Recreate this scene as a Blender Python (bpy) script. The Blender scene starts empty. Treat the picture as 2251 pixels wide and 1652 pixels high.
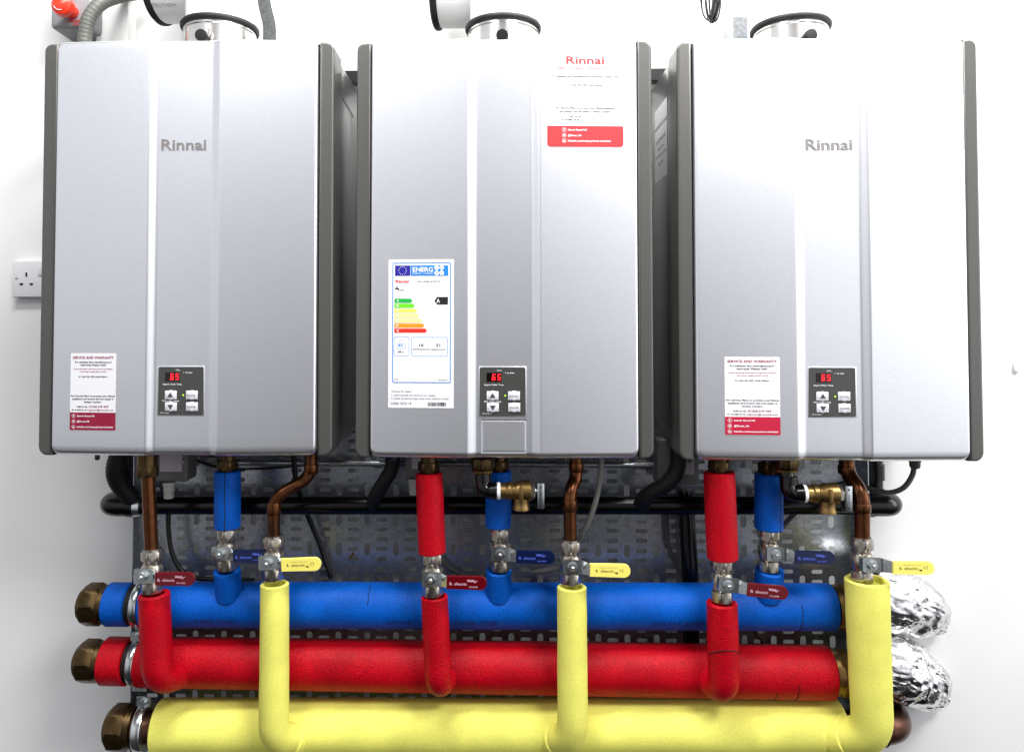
import bpy, bmesh, math, random
from mathutils import Vector, Matrix, noise
random.seed(7)
sc = bpy.context.scene
COL = sc.collection
R = math.radians

# ---------------------------------------------------------------- camera
F, PU, PV = 1650.0, 1059.0, 660.0          # focal length and principal point in units of a 2251 x 1652 frame
W0, H0 = 2251.0, 1652.0
TH, PS = R(1.63), R(1.2)
cam_d = bpy.data.cameras.new('camera'); cam = bpy.data.objects.new('camera', cam_d); COL.objects.link(cam)
cam.location = (0, 0, 0); cam.rotation_euler = (math.pi/2 + TH, 0, PS)
cam_d.sensor_width = 36; cam_d.lens = 36*F/W0
cam_d.shift_x = (W0/2 - PU)/W0; cam_d.shift_y = (PV - H0/2)/W0
cam_d.clip_start = 0.05; cam_d.clip_end = 60
sc.camera = cam
cR = Vector((math.cos(PS), math.sin(PS), 0)); cH = Vector((-math.sin(PS), math.cos(PS), 0)); cZ = Vector((0, 0, 1))
cF = cH*math.cos(TH) + cZ*math.sin(TH); cU = -cH*math.sin(TH) + cZ*math.cos(TH)
def P(u, v, Y):
    """surveyed point: where the sight line of the calibrated camera meets depth Y"""
    d = cR*((u-PU)/F) + cU*((PV-v)/F) + cF
    return d*(Y/d.y)
def MM(px, Y): return px*Y/F

# ---------------------------------------------------------------- light
sc.view_settings.view_transform = 'Standard'; sc.view_settings.look = 'None'
sc.view_settings.exposure = 0.0; sc.view_settings.gamma = 1.0
world = bpy.data.worlds.new('World'); sc.world = world; world.use_nodes = True
wn = world.node_tree.nodes; wl = world.node_tree.links
bg = wn['Background']
tc = wn.new('ShaderNodeTexCoord'); sx = wn.new('ShaderNodeSeparateXYZ'); wl.new(tc.outputs['Generated'], sx.inputs[0])
def wmath(op, a, b):
    n = wn.new('ShaderNodeMath'); n.operation = op
    for i, q in enumerate((a, b)):
        if isinstance(q, (int, float)): n.inputs[i].default_value = q
        else: wl.new(q, n.inputs[i])
    return n.outputs[0]
# invented surroundings, shaped for the cover reflections: brighter upward and to both sides
zr = wn.new('ShaderNodeMapRange'); wl.new(sx.outputs['Z'], zr.inputs['Value'])
zr.inputs['From Min'].default_value = -0.10; zr.inputs['From Max'].default_value = 0.34
zr.inputs['To Min'].default_value = 0.0; zr.inputs['To Max'].default_value = 0.90
xr = wn.new('ShaderNodeMapRange'); wl.new(sx.outputs['X'], xr.inputs['Value'])
xr.inputs['From Min'].default_value = 0.07; xr.inputs['From Max'].default_value = 0.55
xr.inputs['To Min'].default_value = 0.0; xr.inputs['To Max'].default_value = 3.1
xl = wn.new('ShaderNodeMapRange'); wl.new(sx.outputs['X'], xl.inputs['Value'])
xl.inputs['From Min'].default_value = -0.07; xl.inputs['From Max'].default_value = -0.36
xl.inputs['To Min'].default_value = 0.0; xl.inputs['To Max'].default_value = 1.45
s_ = wmath('ADD', wmath('ADD', zr.outputs[0], xr.outputs[0]), xl.outputs[0])
WORLD = 0.40
def wramp(a, b_, c, d):
    n = wn.new('ShaderNodeMapRange'); wl.new(sx.outputs['Z'], n.inputs['Value'])
    for k, q in (('From Min', a), ('From Max', b_), ('To Min', c), ('To Max', d)): n.inputs[k].default_value = q
    return n.outputs[0]
# overhead part dimmed to cut the fill light, floor part dark
s_ = wmath('MULTIPLY', wmath('MULTIPLY', s_, wramp(.36, .62, 1.0, .15)), wramp(-.48, -.08, .03, 1.0))
wl.new(wmath('MULTIPLY', s_, WORLD), bg.inputs['Strength'])
bg.inputs['Color'].default_value = (0.94, 0.95, 1.0, 1)
def area(name, loc, target, sx_, sy_, power, col=(1, 1, 1)):
    l = bpy.data.lights.new(name, 'AREA'); l.shape = 'RECTANGLE'; l.size = sx_; l.size_y = sy_; l.energy = power; l.color = col
    o = bpy.data.objects.new(name, l); COL.objects.link(o); o.location = loc
    o.rotation_euler = (Vector(target)-Vector(loc)).to_track_quat('-Z', 'Y').to_euler()
    return o
area('ceiling_tube_near_wall', (0.35, 0.90, 1.65), (0.3, 1.0, -0.5), 2.6, 0.07, 120, (1, 0.99, 0.98))
area('ceiling_panel_right', (1.15, -0.35, 1.7), (0.5, 1.35, -0.5), 0.9, 0.6, 60, (1, 0.99, 0.99))
area('wall_wash_right', (2.0, 0.75, 0.3), (1.25, 1.46, -0.35), 0.5, 1.4, 14, (1, 1, 1))  # added lamp out of frame, whitens the right-hand part of the wall
area('ceiling_panel_left', (-1.1, -0.5, 1.7), (-0.4, 1.35, -0.3), 0.7, 0.5, 12, (0.97, 0.98, 1))

# ---------------------------------------------------------------- materials
def lin(c):
    if isinstance(c, str):
        c = [int(c[i:i+2], 16)/255 for i in (0, 2, 4)]
        c = [x/12.92 if x <= .04045 else ((x+.055)/1.055)**2.4 for x in c]
    return (c[0], c[1], c[2], 1)
MATS = {}
def mat(name, col, rough=.5, metal=0., bump=0., bscale=400., vary=0., vscale=200., coat=0., emit=0., vary2=0., v2scale=12., spec=.5, detail=2., col2=None):
    if name in MATS: return MATS[name]
    m = bpy.data.materials.new(name); m.use_nodes = True; n = m.node_tree.nodes; l = m.node_tree.links
    b = n['Principled BSDF']; c = lin(col)
    b.inputs['Base Color'].default_value = c; b.inputs['Roughness'].default_value = rough; b.inputs['Metallic'].default_value = metal
    b.inputs['Specular IOR Level'].default_value = spec; b.inputs['Coat Weight'].default_value = coat
    if emit: b.inputs['Emission Color'].default_value = c; b.inputs['Emission Strength'].default_value = emit
    tco = n.new('ShaderNodeTexCoord')
    if vary or vary2:
        cur = None
        for amt, s in ((vary, vscale), (vary2, v2scale)):
            if not amt: continue
            t = n.new('ShaderNodeTexNoise'); t.inputs['Scale'].default_value = s; t.inputs['Detail'].default_value = detail
            l.new(tco.outputs['Object'], t.inputs['Vector'])
            mr = n.new('ShaderNodeMapRange'); l.new(t.outputs['Fac'], mr.inputs['Value'])
            mr.inputs['From Min'].default_value = .3; mr.inputs['From Max'].default_value = .7
            mr.inputs['To Min'].default_value = 1-amt; mr.inputs['To Max'].default_value = 1+amt*.6
            if cur is None: cur = mr.outputs[0]
            else:
                mm = n.new('ShaderNodeMath'); mm.operation = 'MULTIPLY'; l.new(cur, mm.inputs[0]); l.new(mr.outputs[0], mm.inputs[1]); cur = mm.outputs[0]
        vm = n.new('ShaderNodeVectorMath'); vm.operation = 'SCALE'; vm.inputs[0].default_value = c[:3]
        if col2 is not None:
            t = n.new('ShaderNodeTexNoise'); t.inputs['Scale'].default_value = v2scale; t.inputs['Detail'].default_value = 4
            l.new(tco.outputs['Object'], t.inputs['Vector'])
            mr = n.new('ShaderNodeMapRange'); l.new(t.outputs['Fac'], mr.inputs['Value'])
            mr.inputs['From Min'].default_value = .42; mr.inputs['From Max'].default_value = .62
            mx = n.new('ShaderNodeMix'); mx.data_type = 'RGBA'; l.new(mr.outputs[0], mx.inputs['Factor'])
            mx.inputs[6].default_value = c; mx.inputs[7].default_value = lin(col2); l.new(mx.outputs[2], vm.inputs[0])
        l.new(cur, vm.inputs['Scale']); l.new(vm.outputs[0], b.inputs['Base Color'])
    if bump:
        t = n.new('ShaderNodeTexNoise'); t.inputs['Scale'].default_value = bscale; t.inputs['Detail'].default_value = 3
        l.new(tco.outputs['Object'], t.inputs['Vector'])
        bp = n.new('ShaderNodeBump'); bp.inputs['Strength'].default_value = bump; bp.inputs['Distance'].default_value = .001
        l.new(t.outputs['Fac'], bp.inputs['Height']); l.new(bp.outputs[0], b.inputs['Normal'])
    MATS[name] = m; return m
M_wall = mat('white_paint_wall', (.80, .80, .79), .75, bump=.15, bscale=90, vary2=.03, v2scale=3)
M_silver = mat('silver_metallic_paint', (.84, .85, .885), .34, .93, vary=.10, vscale=900, bump=.08, bscale=900, coat=.12)
M_trim = mat('grey_metallic_trim', (.11, .108, .100), .40, .6, vary=.08, vscale=900, bump=.05, bscale=700, coat=.2)
M_case = mat('grey_steel_casing', (.17, .18, .175), .28, .75, vary2=.08, v2scale=9)
M_black = mat('black_plastic', (.006, .006, .006), .30, spec=.35, vary2=.2, v2scale=30)
M_rubber = mat('black_rubber', (.007, .007, .008), .55, spec=.3, bump=.2, bscale=300)
M_pipeblk = mat('glossy_black_pipe', (.003, .003, .0035), .18, spec=.35, vary2=.15, v2scale=20)
M_blue = mat('blue_foam', (.0003, .100, .52), .45, spec=.16, bump=1.0, bscale=420, vary=.28, vscale=480, vary2=.18, v2scale=14)
M_red = mat('red_foam', (.46, .0008, .009), .45, spec=.15, bump=1.0, bscale=400, vary=.38, vscale=450, vary2=.18, v2scale=14)
M_yellow = mat('yellow_foam', (.78, .755, .15), .75, spec=.2, bump=.45, bscale=450, vary=.10, vscale=500, vary2=.13, v2scale=11)
M_copper = mat('aged_copper', (.16, .056, .020), .30, .9, vary=.25, vscale=90, vary2=.35, v2scale=25, col2=(.06, .024, .012), bump=.1, bscale=150)
M_brown = mat('dark_copper', (.09, .04, .024), .32, .85, vary=.2, vscale=80, vary2=.3, v2scale=14)
M_brass = mat('dull_brass', (.085, .055, .022), .36, .9, vary=.2, vscale=160, vary2=.3, v2scale=30, col2=(.10, .06, .025), bump=.25, bscale=250)
M_brassB = mat('bright_brass', (.26, .165, .06), .34, .9, vary=.12, vscale=220, vary2=.15, v2scale=40, bump=.3, bscale=350)
M_nickel = mat('nickel_plated_brass', (.50, .46, .40), .24, .95, vary=.15, vscale=150, vary2=.2, v2scale=40, bump=.08, bscale=200)
M_zinc = mat('bright_zinc', (.62, .66, .66), .22, .95, vary=.1, vscale=200, vary2=.15, v2scale=40)
M_steel = mat('stainless_steel', (.72, .70, .67), .22, .95, vary2=.12, v2scale=10)
M_galv = mat('galvanised_tray', (.50, .52, .54), .26, .80, vary=.25, vscale=140, vary2=.30, v2scale=7, bump=.12, bscale=120, col2=(.33, .36, .40))
M_cable = mat('grey_cable', (.06, .06, .055), .5)
M_cableL = mat('light_grey_cable', (.16, .155, .145), .5)
M_box = mat('grey_plastic_box', (.13, .125, .115), .5, bump=.1, bscale=300)
M_gland = mat('pale_grey_gland', (.42, .41, .38), .5)
M_white = mat('white_print_paper', (.72, .72, .74), .45)
M_plast = mat('white_plastic', (.74, .74, .76), .35)
M_flue = mat('white_flue_pipe', (.86, .86, .84), .35, vary2=.05, v2scale=6)
M_ink = mat('black_ink', (.02, .02, .022), .6)
M_crim = mat('crimson_ink', '8f1236', .5)
M_crimB = mat('maroon_print', '86082f', .45)
M_crimC = mat('magenta_red_print', 'b01036', .45)
M_redp = mat('scarlet_print', 'e02a30', .45)
M_wht2 = mat('white_ink', (.85, .85, .86), .5)
M_logo = mat('grey_logo', (.27, .25, .24), .35, .6)
M_panel = mat('charcoal_panel', (.045, .047, .043), .35)
M_disp = mat('black_display', (.006, .002, .002), .15)
M_led = mat('red_led', (1, .01, .02), .5, emit=3.0)
M_ledg = mat('green_led', (.45, 1, .02), .5, emit=1.5)
M_btn = mat('white_button', (.62, .62, .66), .35)
M_hred = mat('red_vinyl_sleeve', (.10, .001, .004), .22, coat=.4)
M_hblue = mat('blue_vinyl_sleeve', (.003, .008, .045), .22, coat=.4)
M_hyel = mat('yellow_vinyl_sleeve', (.82, .72, .14), .30, coat=.4)
M_inkb = mat('pale_blue_ink', (.10, .16, .75), .5)
M_inkp = mat('pink_ink', (.75, .45, .55), .5)
M_foil = mat('aluminium_foil', (.84, .84, .84), .24, 1., bump=1.0, bscale=130)
M_estop = mat('red_mushroom_plastic', (.75, .035, .012), .30, coat=.3)
M_ptfe = mat('white_thread_tape', (.85, .85, .85), .5)
M_ebox = mat('pale_grey_enclosure', (.27, .27, .28), .45)
M_flex = mat('grey_flexible_conduit', (.11, .115, .10), .5)
M_screw = mat('dark_screw', (.08, .08, .08), .4, .7)
M_inkblue = mat('faded_blue_print', (.004, .030, .14), .6)

# ---------------------------------------------------------------- helpers
def mesh_of(bm, name, m, smooth=True, angle=35):
    me = bpy.data.meshes.new(name)
    bmesh.ops.recalc_face_normals(bm, faces=bm.faces)
    for f in bm.faces: f.smooth = smooth
    if smooth:
        for e in bm.edges:
            if len(e.link_faces) == 2 and e.calc_face_angle(0) > R(angle): e.smooth = False
    bm.to_mesh(me); bm.free()
    for q in (m if isinstance(m, (list, tuple)) else [m]): me.materials.append(q)
    return me
def part(name, bm, m, parent=None, smooth=True, angle=35, label=None, world_space=False):
    """one mesh object; world_space: the bmesh is in scene coordinates, moved into its thing's frame"""
    if isinstance(bm, bpy.types.Mesh): me = bm
    else:
        if world_space and parent is not None:
            r = parent
            while r.parent: r = r.parent
            bmesh.ops.translate(bm, verts=bm.verts, vec=-r.location)
        me = mesh_of(bm, name, m, smooth, angle)
    o = bpy.data.objects.new(name, me); COL.objects.link(o)
    if parent is not None: o.parent = parent
    if label: o['label'] = label
    return o
def tag(o, label, cat, group=None, kind=None):
    if label: o['label'] = label
    if cat: o['category'] = cat
    if group: o['group'] = group
    if kind: o['kind'] = kind
    return o
def thing(name, label, cat, loc=(0, 0, 0), group=None):
    o = bpy.data.objects.new(name, None); COL.objects.link(o); o.location = loc; o.empty_display_size = .02
    return tag(o, label, cat, group)
def solo(name, bm, m, label, cat, group=None, smooth=True, angle=35):
    """a thing that is one mesh, origin at its centre"""
    c = Vector((0, 0, 0))
    for v in bm.verts: c += v.co
    c /= len(bm.verts); bmesh.ops.translate(bm, verts=bm.verts, vec=-c)
    o = part(name, bm, m, None, smooth, angle); o.location = c
    return tag(o, label, cat, group)
def B(): return bmesh.new()
def box(bm, x0, x1, y0, y1, z0, z1, r=0., seg=3):
    t = bmesh.new(); bmesh.ops.create_cube(t, size=1)
    for v in t.verts: v.co = Vector(((x0+x1)/2+v.co.x*(x1-x0), (y0+y1)/2+v.co.y*(y1-y0), (z0+z1)/2+v.co.z*(z1-z0)))
    if r > 0: bmesh.ops.bevel(t, geom=t.edges[:], offset=r, segments=seg, profile=.5, affect='EDGES', clamp_overlap=True)
    merge(bm, t); return bm
def merge(bm, t, M=None):
    mp = {}
    for v in t.verts: mp[v] = bm.verts.new(M @ v.co if M else v.co)
    for f in t.faces:
        try: nf = bm.faces.new([mp[v] for v in f.verts]); nf.material_index = f.material_index
        except ValueError: pass
    t.free()
def frames(pts):
    n = len(pts); T = []
    for i in range(n):
        a = pts[max(i-1, 0)]; b = pts[min(i+1, n-1)]
        T.append((b-a).normalized())
    u = Vector((0, 1, 0)) if abs(T[0].y) < .9 else Vector((1, 0, 0))
    U = (u - T[0]*u.dot(T[0])).normalized(); fr = []
    for i in range(n):
        U = (U - T[i]*U.dot(T[i])).normalized(); fr.append((T[i], U, T[i].cross(U)))
    return fr
def sweep(bm, pts, rad, n=24, caps=True, inner=None, recess=(.02, .02), wob=0., seed=0., hexa=False):
    """tube along pts; rad a number or a list; inner: hollow ends (foam tube round a pipe) of that radius"""
    pts = [Vector(p) for p in pts]; fr = frames(pts)
    if not isinstance(rad, (list, tuple)): rad = [rad]*len(pts)
    rings = []
    if inner:
        T, U, V = fr[0]; rings += [(pts[0]+T*recess[0], fr[0], inner), (pts[0]+T*.001, fr[0], inner), (pts[0], fr[0], inner+.0015), (pts[0], fr[0], rad[0]-.0025)]
        rings += [(pts[0]+T*.002, fr[0], rad[0])]
    rings += [(pts[i], fr[i], rad[i]) for i in range(1 if inner else 0, len(pts)-(1 if inner else 0))]
    if inner:
        T, U, V = fr[-1]; rings += [(pts[-1]-T*.002, fr[-1], rad[-1]), (pts[-1], fr[-1], rad[-1]-.0025), (pts[-1], fr[-1], inner+.0015), (pts[-1]-T*.001, fr[-1], inner), (pts[-1]-T*recess[1], fr[-1], inner)]
    vs = []
    for (p, (T, U, V), r) in rings:
        ring = []
        for k in range(n):
            a = 2*math.pi*k/n; rr = r
            d = U*math.cos(a)+V*math.sin(a)
            if wob: rr = r*(1+wob*noise.noise((p+d*r)*28+Vector((seed, 0, 0))))
            ring.append(bm.verts.new(p+d*rr))
        vs.append(ring)
    for a, b in zip(vs, vs[1:]):
        for k in range(n): bm.faces.new((a[k], a[(k+1) % n], b[(k+1) % n], b[k]))
    if caps:
        bm.faces.new(vs[0][::-1]); bm.faces.new(vs[-1])
    return bm
def fillet(pts, r, seg=8):
    pts = [Vector(p) for p in pts]; out = [pts[0]]
    for i in range(1, len(pts)-1):
        a, b, c = pts[i-1], pts[i], pts[i+1]
        rr = r[i-1] if isinstance(r, (list, tuple)) else r
        d1 = (a-b); d2 = (c-b); rr = min(rr, d1.length*.49, d2.length*.49); d1.normalize(); d2.normalize()
        p0 = b+d1*rr; p2 = b+d2*rr
        for k in range(seg+1):
            t = k/seg; out.append(p0*(1-t)**2 + b*2*t*(1-t) + p2*t*t)
    out.append(pts[-1]); return out
def spline(pts, seg=8):
    pts = [Vector(p) for p in pts]; q = [pts[0]*2-pts[1]]+pts+[pts[-1]*2-pts[-2]]; out = []
    for i in range(1, len(q)-2):
        for k in range(seg):
            t = k/seg; a, b, c, d = q[i-1:i+3]
            out.append(.5*((2*b)+(c-a)*t+(2*a-5*b+4*c-d)*t*t+(3*b-a-3*c+d)*t**3))
    out.append(pts[-1]); return out
def dense(pts, step=.01):
    out = [Vector(pts[0])]
    for a, b in zip(pts, pts[1:]):
        a, b = Vector(a), Vector(b); k = max(1, int((b-a).length/step))
        for i in range(1, k+1): out.append(a.lerp(b, i/k))
    return out
def lathe(bm, prof, base=(0, 0, 0), axis=(0, 0, 1), n=32, hexes=()):
    """prof: (distance along axis, radius); n sides"""
    base = Vector(base); axis = Vector(axis).normalized()
    q = Vector((0, 0, 1)).rotation_difference(axis)
    vs = []
    for (h, r) in prof:
        vs.append([bm.verts.new(base + q @ Vector((r*math.cos(2*math.pi*k/n), r*math.sin(2*math.pi*k/n), h))) for k in range(n)])
    for a, b in zip(vs, vs[1:]):
        for k in range(n): bm.faces.new((a[k], a[(k+1) % n], b[(k+1) % n], b[k]))
    bm.faces.new(vs[0][::-1]); bm.faces.new(vs[-1]); return bm
def hexnut(bm, h0, h1, r, base=(0, 0, 0), axis=(0, 0, 1), rot=0., n=6):
    """hexagonal nut with chamfered corners"""
    base = Vector(base); axis = Vector(axis).normalized(); q = Vector((0, 0, 1)).rotation_difference(axis)
    c = (h1-h0)*.12; N = n*6; ap = math.cos(math.pi/n)
    def ring(h, f):
        out = []
        for k in range(N):
            a = 2*math.pi*k/N; loc = (a % (2*math.pi/n))-math.pi/n
            rr = min(r*ap/math.cos(loc), r*f)
            out.append(bm.verts.new(base+q @ Vector((rr*math.cos(a+rot), rr*math.sin(a+rot), h))))
        return out
    vs = [ring(h0, .90), ring(h0+c, 1.), ring(h1-c, 1.), ring(h1, .90)]
    for a, b in zip(vs, vs[1:]):
        for k in range(N): bm.faces.new((a[k], a[(k+1) % N], b[(k+1) % N], b[k]))
    bm.faces.new(vs[0][::-1]); bm.faces.new(vs[-1]); return bm

# flat print: everything is laid out in a plane (x right, z up) and mapped on the surface it is printed on
_tc = {}
def glyphs(s, bold=0.):
    key = (s, bold)
    if key in _tc: return _tc[key]
    c = bpy.data.curves.new('t', 'FONT'); c.body = s; c.size = 1; c.resolution_u = 2; c.offset = bold
    o = bpy.data.objects.new('t', c); me = o.to_mesh()
    vs = [(v.co.x, v.co.y) for v in me.vertices]; fs = [tuple(p.vertices) for p in me.polygons]
    o.to_mesh_clear(); bpy.data.objects.remove(o); bpy.data.curves.remove(c)
    if vs:
        x0 = min(v[0] for v in vs); x1 = max(v[0] for v in vs)
        vs = [((v[0]-x0)/(x1-x0), v[1]) for v in vs]
        w = x1-x0
    else: w = 1
    _tc[key] = (vs, fs, w); return _tc[key]
class Print:
    """collects ink shapes in (x,z); z0 = baseline"""
    def __init__(s): s.bm = bmesh.new()
    def text(s, t, x0, x1, zc, h=None, bold=0.012, rot180=False, mi=0):
        """cap height h (or natural for the width), vertically centred on zc"""
        vs, fs, w = glyphs(t, bold); W = x1-x0
        sc_y = W/w if h is None else h/.70
        V = []
        for (x, y) in vs:
            X = x0+x*W; Z = zc+(y-.35)*sc_y
            if rot180: X = x0+x1-X; Z = 2*zc-Z
            V.append(s.bm.verts.new((X, 0, Z)))
        for f in fs:
            try: nf = s.bm.faces.new([V[i] for i in f]); nf.material_index = mi
            except ValueError: pass
    def poly(s, pts, mi=0):
        try: f = s.bm.faces.new([s.bm.verts.new((x, 0, z)) for x, z in pts]); f.material_index = mi
        except ValueError: pass
    def rect(s, x0, x1, z0, z1, mi=0, nx=1):
        for i in range(nx):
            a = x0+(x1-x0)*i/nx; b = x0+(x1-x0)*(i+1)/nx
            s.poly([(a, z0), (b, z0), (b, z1), (a, z1)], mi)
    def rrect_pts(s, x0, x1, z0, z1, r, seg=5):
        out = []
        for cx, cz, a0 in ((x1-r, z0+r, -90), (x1-r, z1-r, 0), (x0+r, z1-r, 90), (x0+r, z0+r, 180)):
            for k in range(seg+1):
                a = R(a0+90*k/seg); out.append((cx+r*math.cos(a), cz+r*math.sin(a)))
        return out
    def rrect(s, x0, x1, z0, z1, r, mi=0): s.poly(s.rrect_pts(x0, x1, z0, z1, r), mi)
    def frame(s, x0, x1, z0, z1, r, w, mi=0):
        a = s.rrect_pts(x0, x1, z0, z1, r); b = s.rrect_pts(x0+w, x1-w, z0+w, z1-w, max(r-w, r*.3)); n = len(a)
        for k in range(n): s.poly([a[k], a[(k+1) % n], b[(k+1) % n], b[k]], mi)
    def disc(s, x, z, r, mi=0, n=20): s.poly([(x+r*math.cos(2*math.pi*k/n), z+r*math.sin(2*math.pi*k/n)) for k in range(n)], mi)
    def ring(s, x, z, r, w, mi=0, n=20, a0=0, a1=360):
        p = [(R(a0+(a1-a0)*k/n)) for k in range(n+1)]
        for a, b in zip(p, p[1:]):
            s.poly([(x+r*math.cos(a), z+r*math.sin(a)), (x+r*math.cos(b), z+r*math.sin(b)), (x+(r-w)*math.cos(b), z+(r-w)*math.sin(b)), (x+(r-w)*math.cos(a), z+(r-w)*math.sin(a))], mi)
    def done(s, f):
        for v in s.bm.verts: v.co = Vector(f(v.co.x, v.co.z))
        return s.bm
def ink(name, pr, f, m, parent, label=None): 
    bm = pr.done(f); me = bpy.data.meshes.new(name); bm.to_mesh(me); bm.free()
    for q in (m if isinstance(m, (list, tuple)) else [m]): me.materials.append(q)
    o = bpy.data.objects.new(name, me); COL.objects.link(o); o.parent = parent
    if label: o['label'] = label
    return o
def social(pr, x, z, r, k, mi=0):
    pr.ring(x, z, r, r*.14, mi)
    if k == 0: pr.text('f', x-r*.28, x+r*.28, z, r*1.1, .03, mi=mi)
    elif k == 1: # little bird
        pts = [(-.5, -.35), (-.1, -.42), (.25, -.25), (.42, .1), (.55, .3), (.38, .28), (.3, .42), (.1, .42), (0, .2), (-.25, .25), (-.5, .42), (-.45, .05), (-.25, -.15)]
        pr.poly([(x+a*r, z+b*r) for a, b in pts], mi)
    else: pr.text('in', x-r*.5, x+r*.5, z, r*.9, .03, mi=mi)

# ================================================================= the setting
YW = 1.46
b = B(); box(b, -3.2, 3.2, YW, YW+.1, -2.2, 2.4)
tag(part('wall', b, M_wall), None, None, kind='structure')

# ================================================================= water heaters
YF = 1.19                     # front crest of the covers
HW, HH = .2135, .336          # half width of the cover, half height
def prof(x):
    a = abs(x)
    if a <= .044: y = .0058
    elif a < .058:
        t = (a-.044)/.014; t = t*t*(3-2*t)*.6+t*.4; y = .0058*(1-t)
    else: y = .0085*(a-.058)/(HW-.058)
    return y
def front(eps): return lambda x, z: (x, prof(x)-eps, z)
def cover_bm(hatch=False):
    bm = B(); rc = .012; rt, rb = .007, .012
    xs = set()
    for s in (-1, 1):
        for a in (0, .02, .035, .042, .044, .0455, .047, .0485, .050, .0515, .053, .0545, .056, .0575, .0582, .060, .063, .08, .11, .14, .17, .19, .198): xs.add(round(s*a, 5))
        for k in range(9): xs.add(round(s*(HW-rc*(1-math.sin(R(90*k/8)))), 5))
        for k in range(5): xs.add(round(s*(HW-.004*(1-math.sin(R(90*k/4)))), 5))
    if hatch: xs |= {-.0372, -.0357, -.0345, -.0333, -.0320, -.030, .030, .0320, .0333, .0345, .0357, .0372}
    xs = sorted(xs); rows = []
    zz = [-1+2*i/40 for i in range(1, 40)]
    N = []
    for k in range(8): N.append(('b', k/8))
    for z in zz: N.append(('m', z))
    for k in range(8, -1, -1): N.append(('t', k/8))
    if hatch:
        N = [q for q in N if not (q[0] == 'm' and -.97 < q[1] < -.80)]
        ex = [('m', z/HH) for z in (-.3262, -.3250, -.3238, -.3225, -.320, -.31, -.30, -.29, -.2810, -.2780, -.2767, -.2755, -.2743, -.2730)]
        N = sorted(N, key=lambda q: {'b': -2+q[1], 'm': q[1], 't': 3-q[1]}[q[0]])
        i = next(i for i, q in enumerate(N) if q[0] == 'm'); N[i:i] = ex
        j = N[:i]; k2 = sorted([q for q in N[i:] if q[0] == 'm'], key=lambda q: q[1]); N = j+k2+[q for q in N if q[0] == 't']
    grid = []
    for x in xs:
        d = HW-abs(x); inset = 0
        if d < rc: inset = rc-math.sqrt(max(0, rc*rc-(rc-d)**2))
        top = HH-inset; bot = -HH+inset; col = []
        for kind, t in N:
            if kind == 'b': dz = rb*(1-math.cos(R(90*t))); z = bot+dz*.9; dd = dz; rr = rb
            elif kind == 't': dz = rt*(1-math.cos(R(90*t))); z = top-dz*.9; dd = dz; rr = rt
            else: z = t*HH; z = max(min(z, top-rt*.9), bot+rb*.9); dd = 1; rr = rb
            y = prof(x)
            if dd < rr: y += rr-math.sqrt(max(0, rr*rr-(rr-dd)**2))
            if d < .004: y += .004-math.sqrt(max(0, .004**2-(.004-d)**2))
            if hatch and kind == 'm':
                e = min(.0345-abs(x), z+.3250, -.2755-z)     # raised rim line round the service hatch
                if e > .0010: y += .0005
                elif e > -.0010: y += .0010
            col.append(bm.verts.new((x, y, z)))
        grid.append(col)
    for a, c in zip(grid, grid[1:]):
        for k in range(len(a)-1):
            bm.faces.new((a[k], c[k], c[k+1], a[k+1]))
    # skirt
    loop = [c[0] for c in grid]+grid[-1][1:]+[c[-1] for c in grid[::-1]][1:]+grid[0][::-1][1:-1]
    back = [bm.verts.new((v.co.x, .050, v.co.z)) for v in loop]; n = len(loop)
    for k in range(n):
        try: bm.faces.new((loop[k], loop[(k+1) % n], back[(k+1) % n], back[k]))
        except ValueError: pass
    bmesh.ops.remove_doubles(bm, verts=bm.verts, dist=1e-6)
    return bm
cache = {}
def trim(bm, s):
    x0, x1, z0, z1 = HW+.0018, .2390, -HH-.001, HH-.001
    def ol(d):
        pts = [(x0+d, z0+d), ]
        r = .013
        for cz_, a0 in ((z0+r+.003, -90), (z1-r, 0)):
            rz = r+.003 if cz_ < 0 else r
            for k in range(9):
                a = R(a0+90*k/8); pts.append((x1-r+(r-d)*math.cos(a), cz_+(rz-d)*math.sin(a)))
        return pts+[(x0+d, z1-d)]
    rings = [[bm.verts.new((s*x, y, z)) for x, z in ol(d)] for y, d in ((.0150, .0050), (.0150, .0035), (.0153, .0022), (.0162, .0010), (.0180, .0002), (.0200, 0), (.075, 0))]
    n = len(rings[0]); bm.faces.new(rings[0]); bm.faces.new(rings[-1])
    for a, c in zip(rings, rings[1:]):
        for k in range(n): bm.faces.new((a[k], a[(k+1) % n], c[(k+1) % n], c[k]))
def cm(key, fn, m, **k):
    if key not in cache: cache[key] = mesh_of(fn(), key, m, **k)
    return cache[key]
HG = 'water heaters hung side by side in a row'
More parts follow.
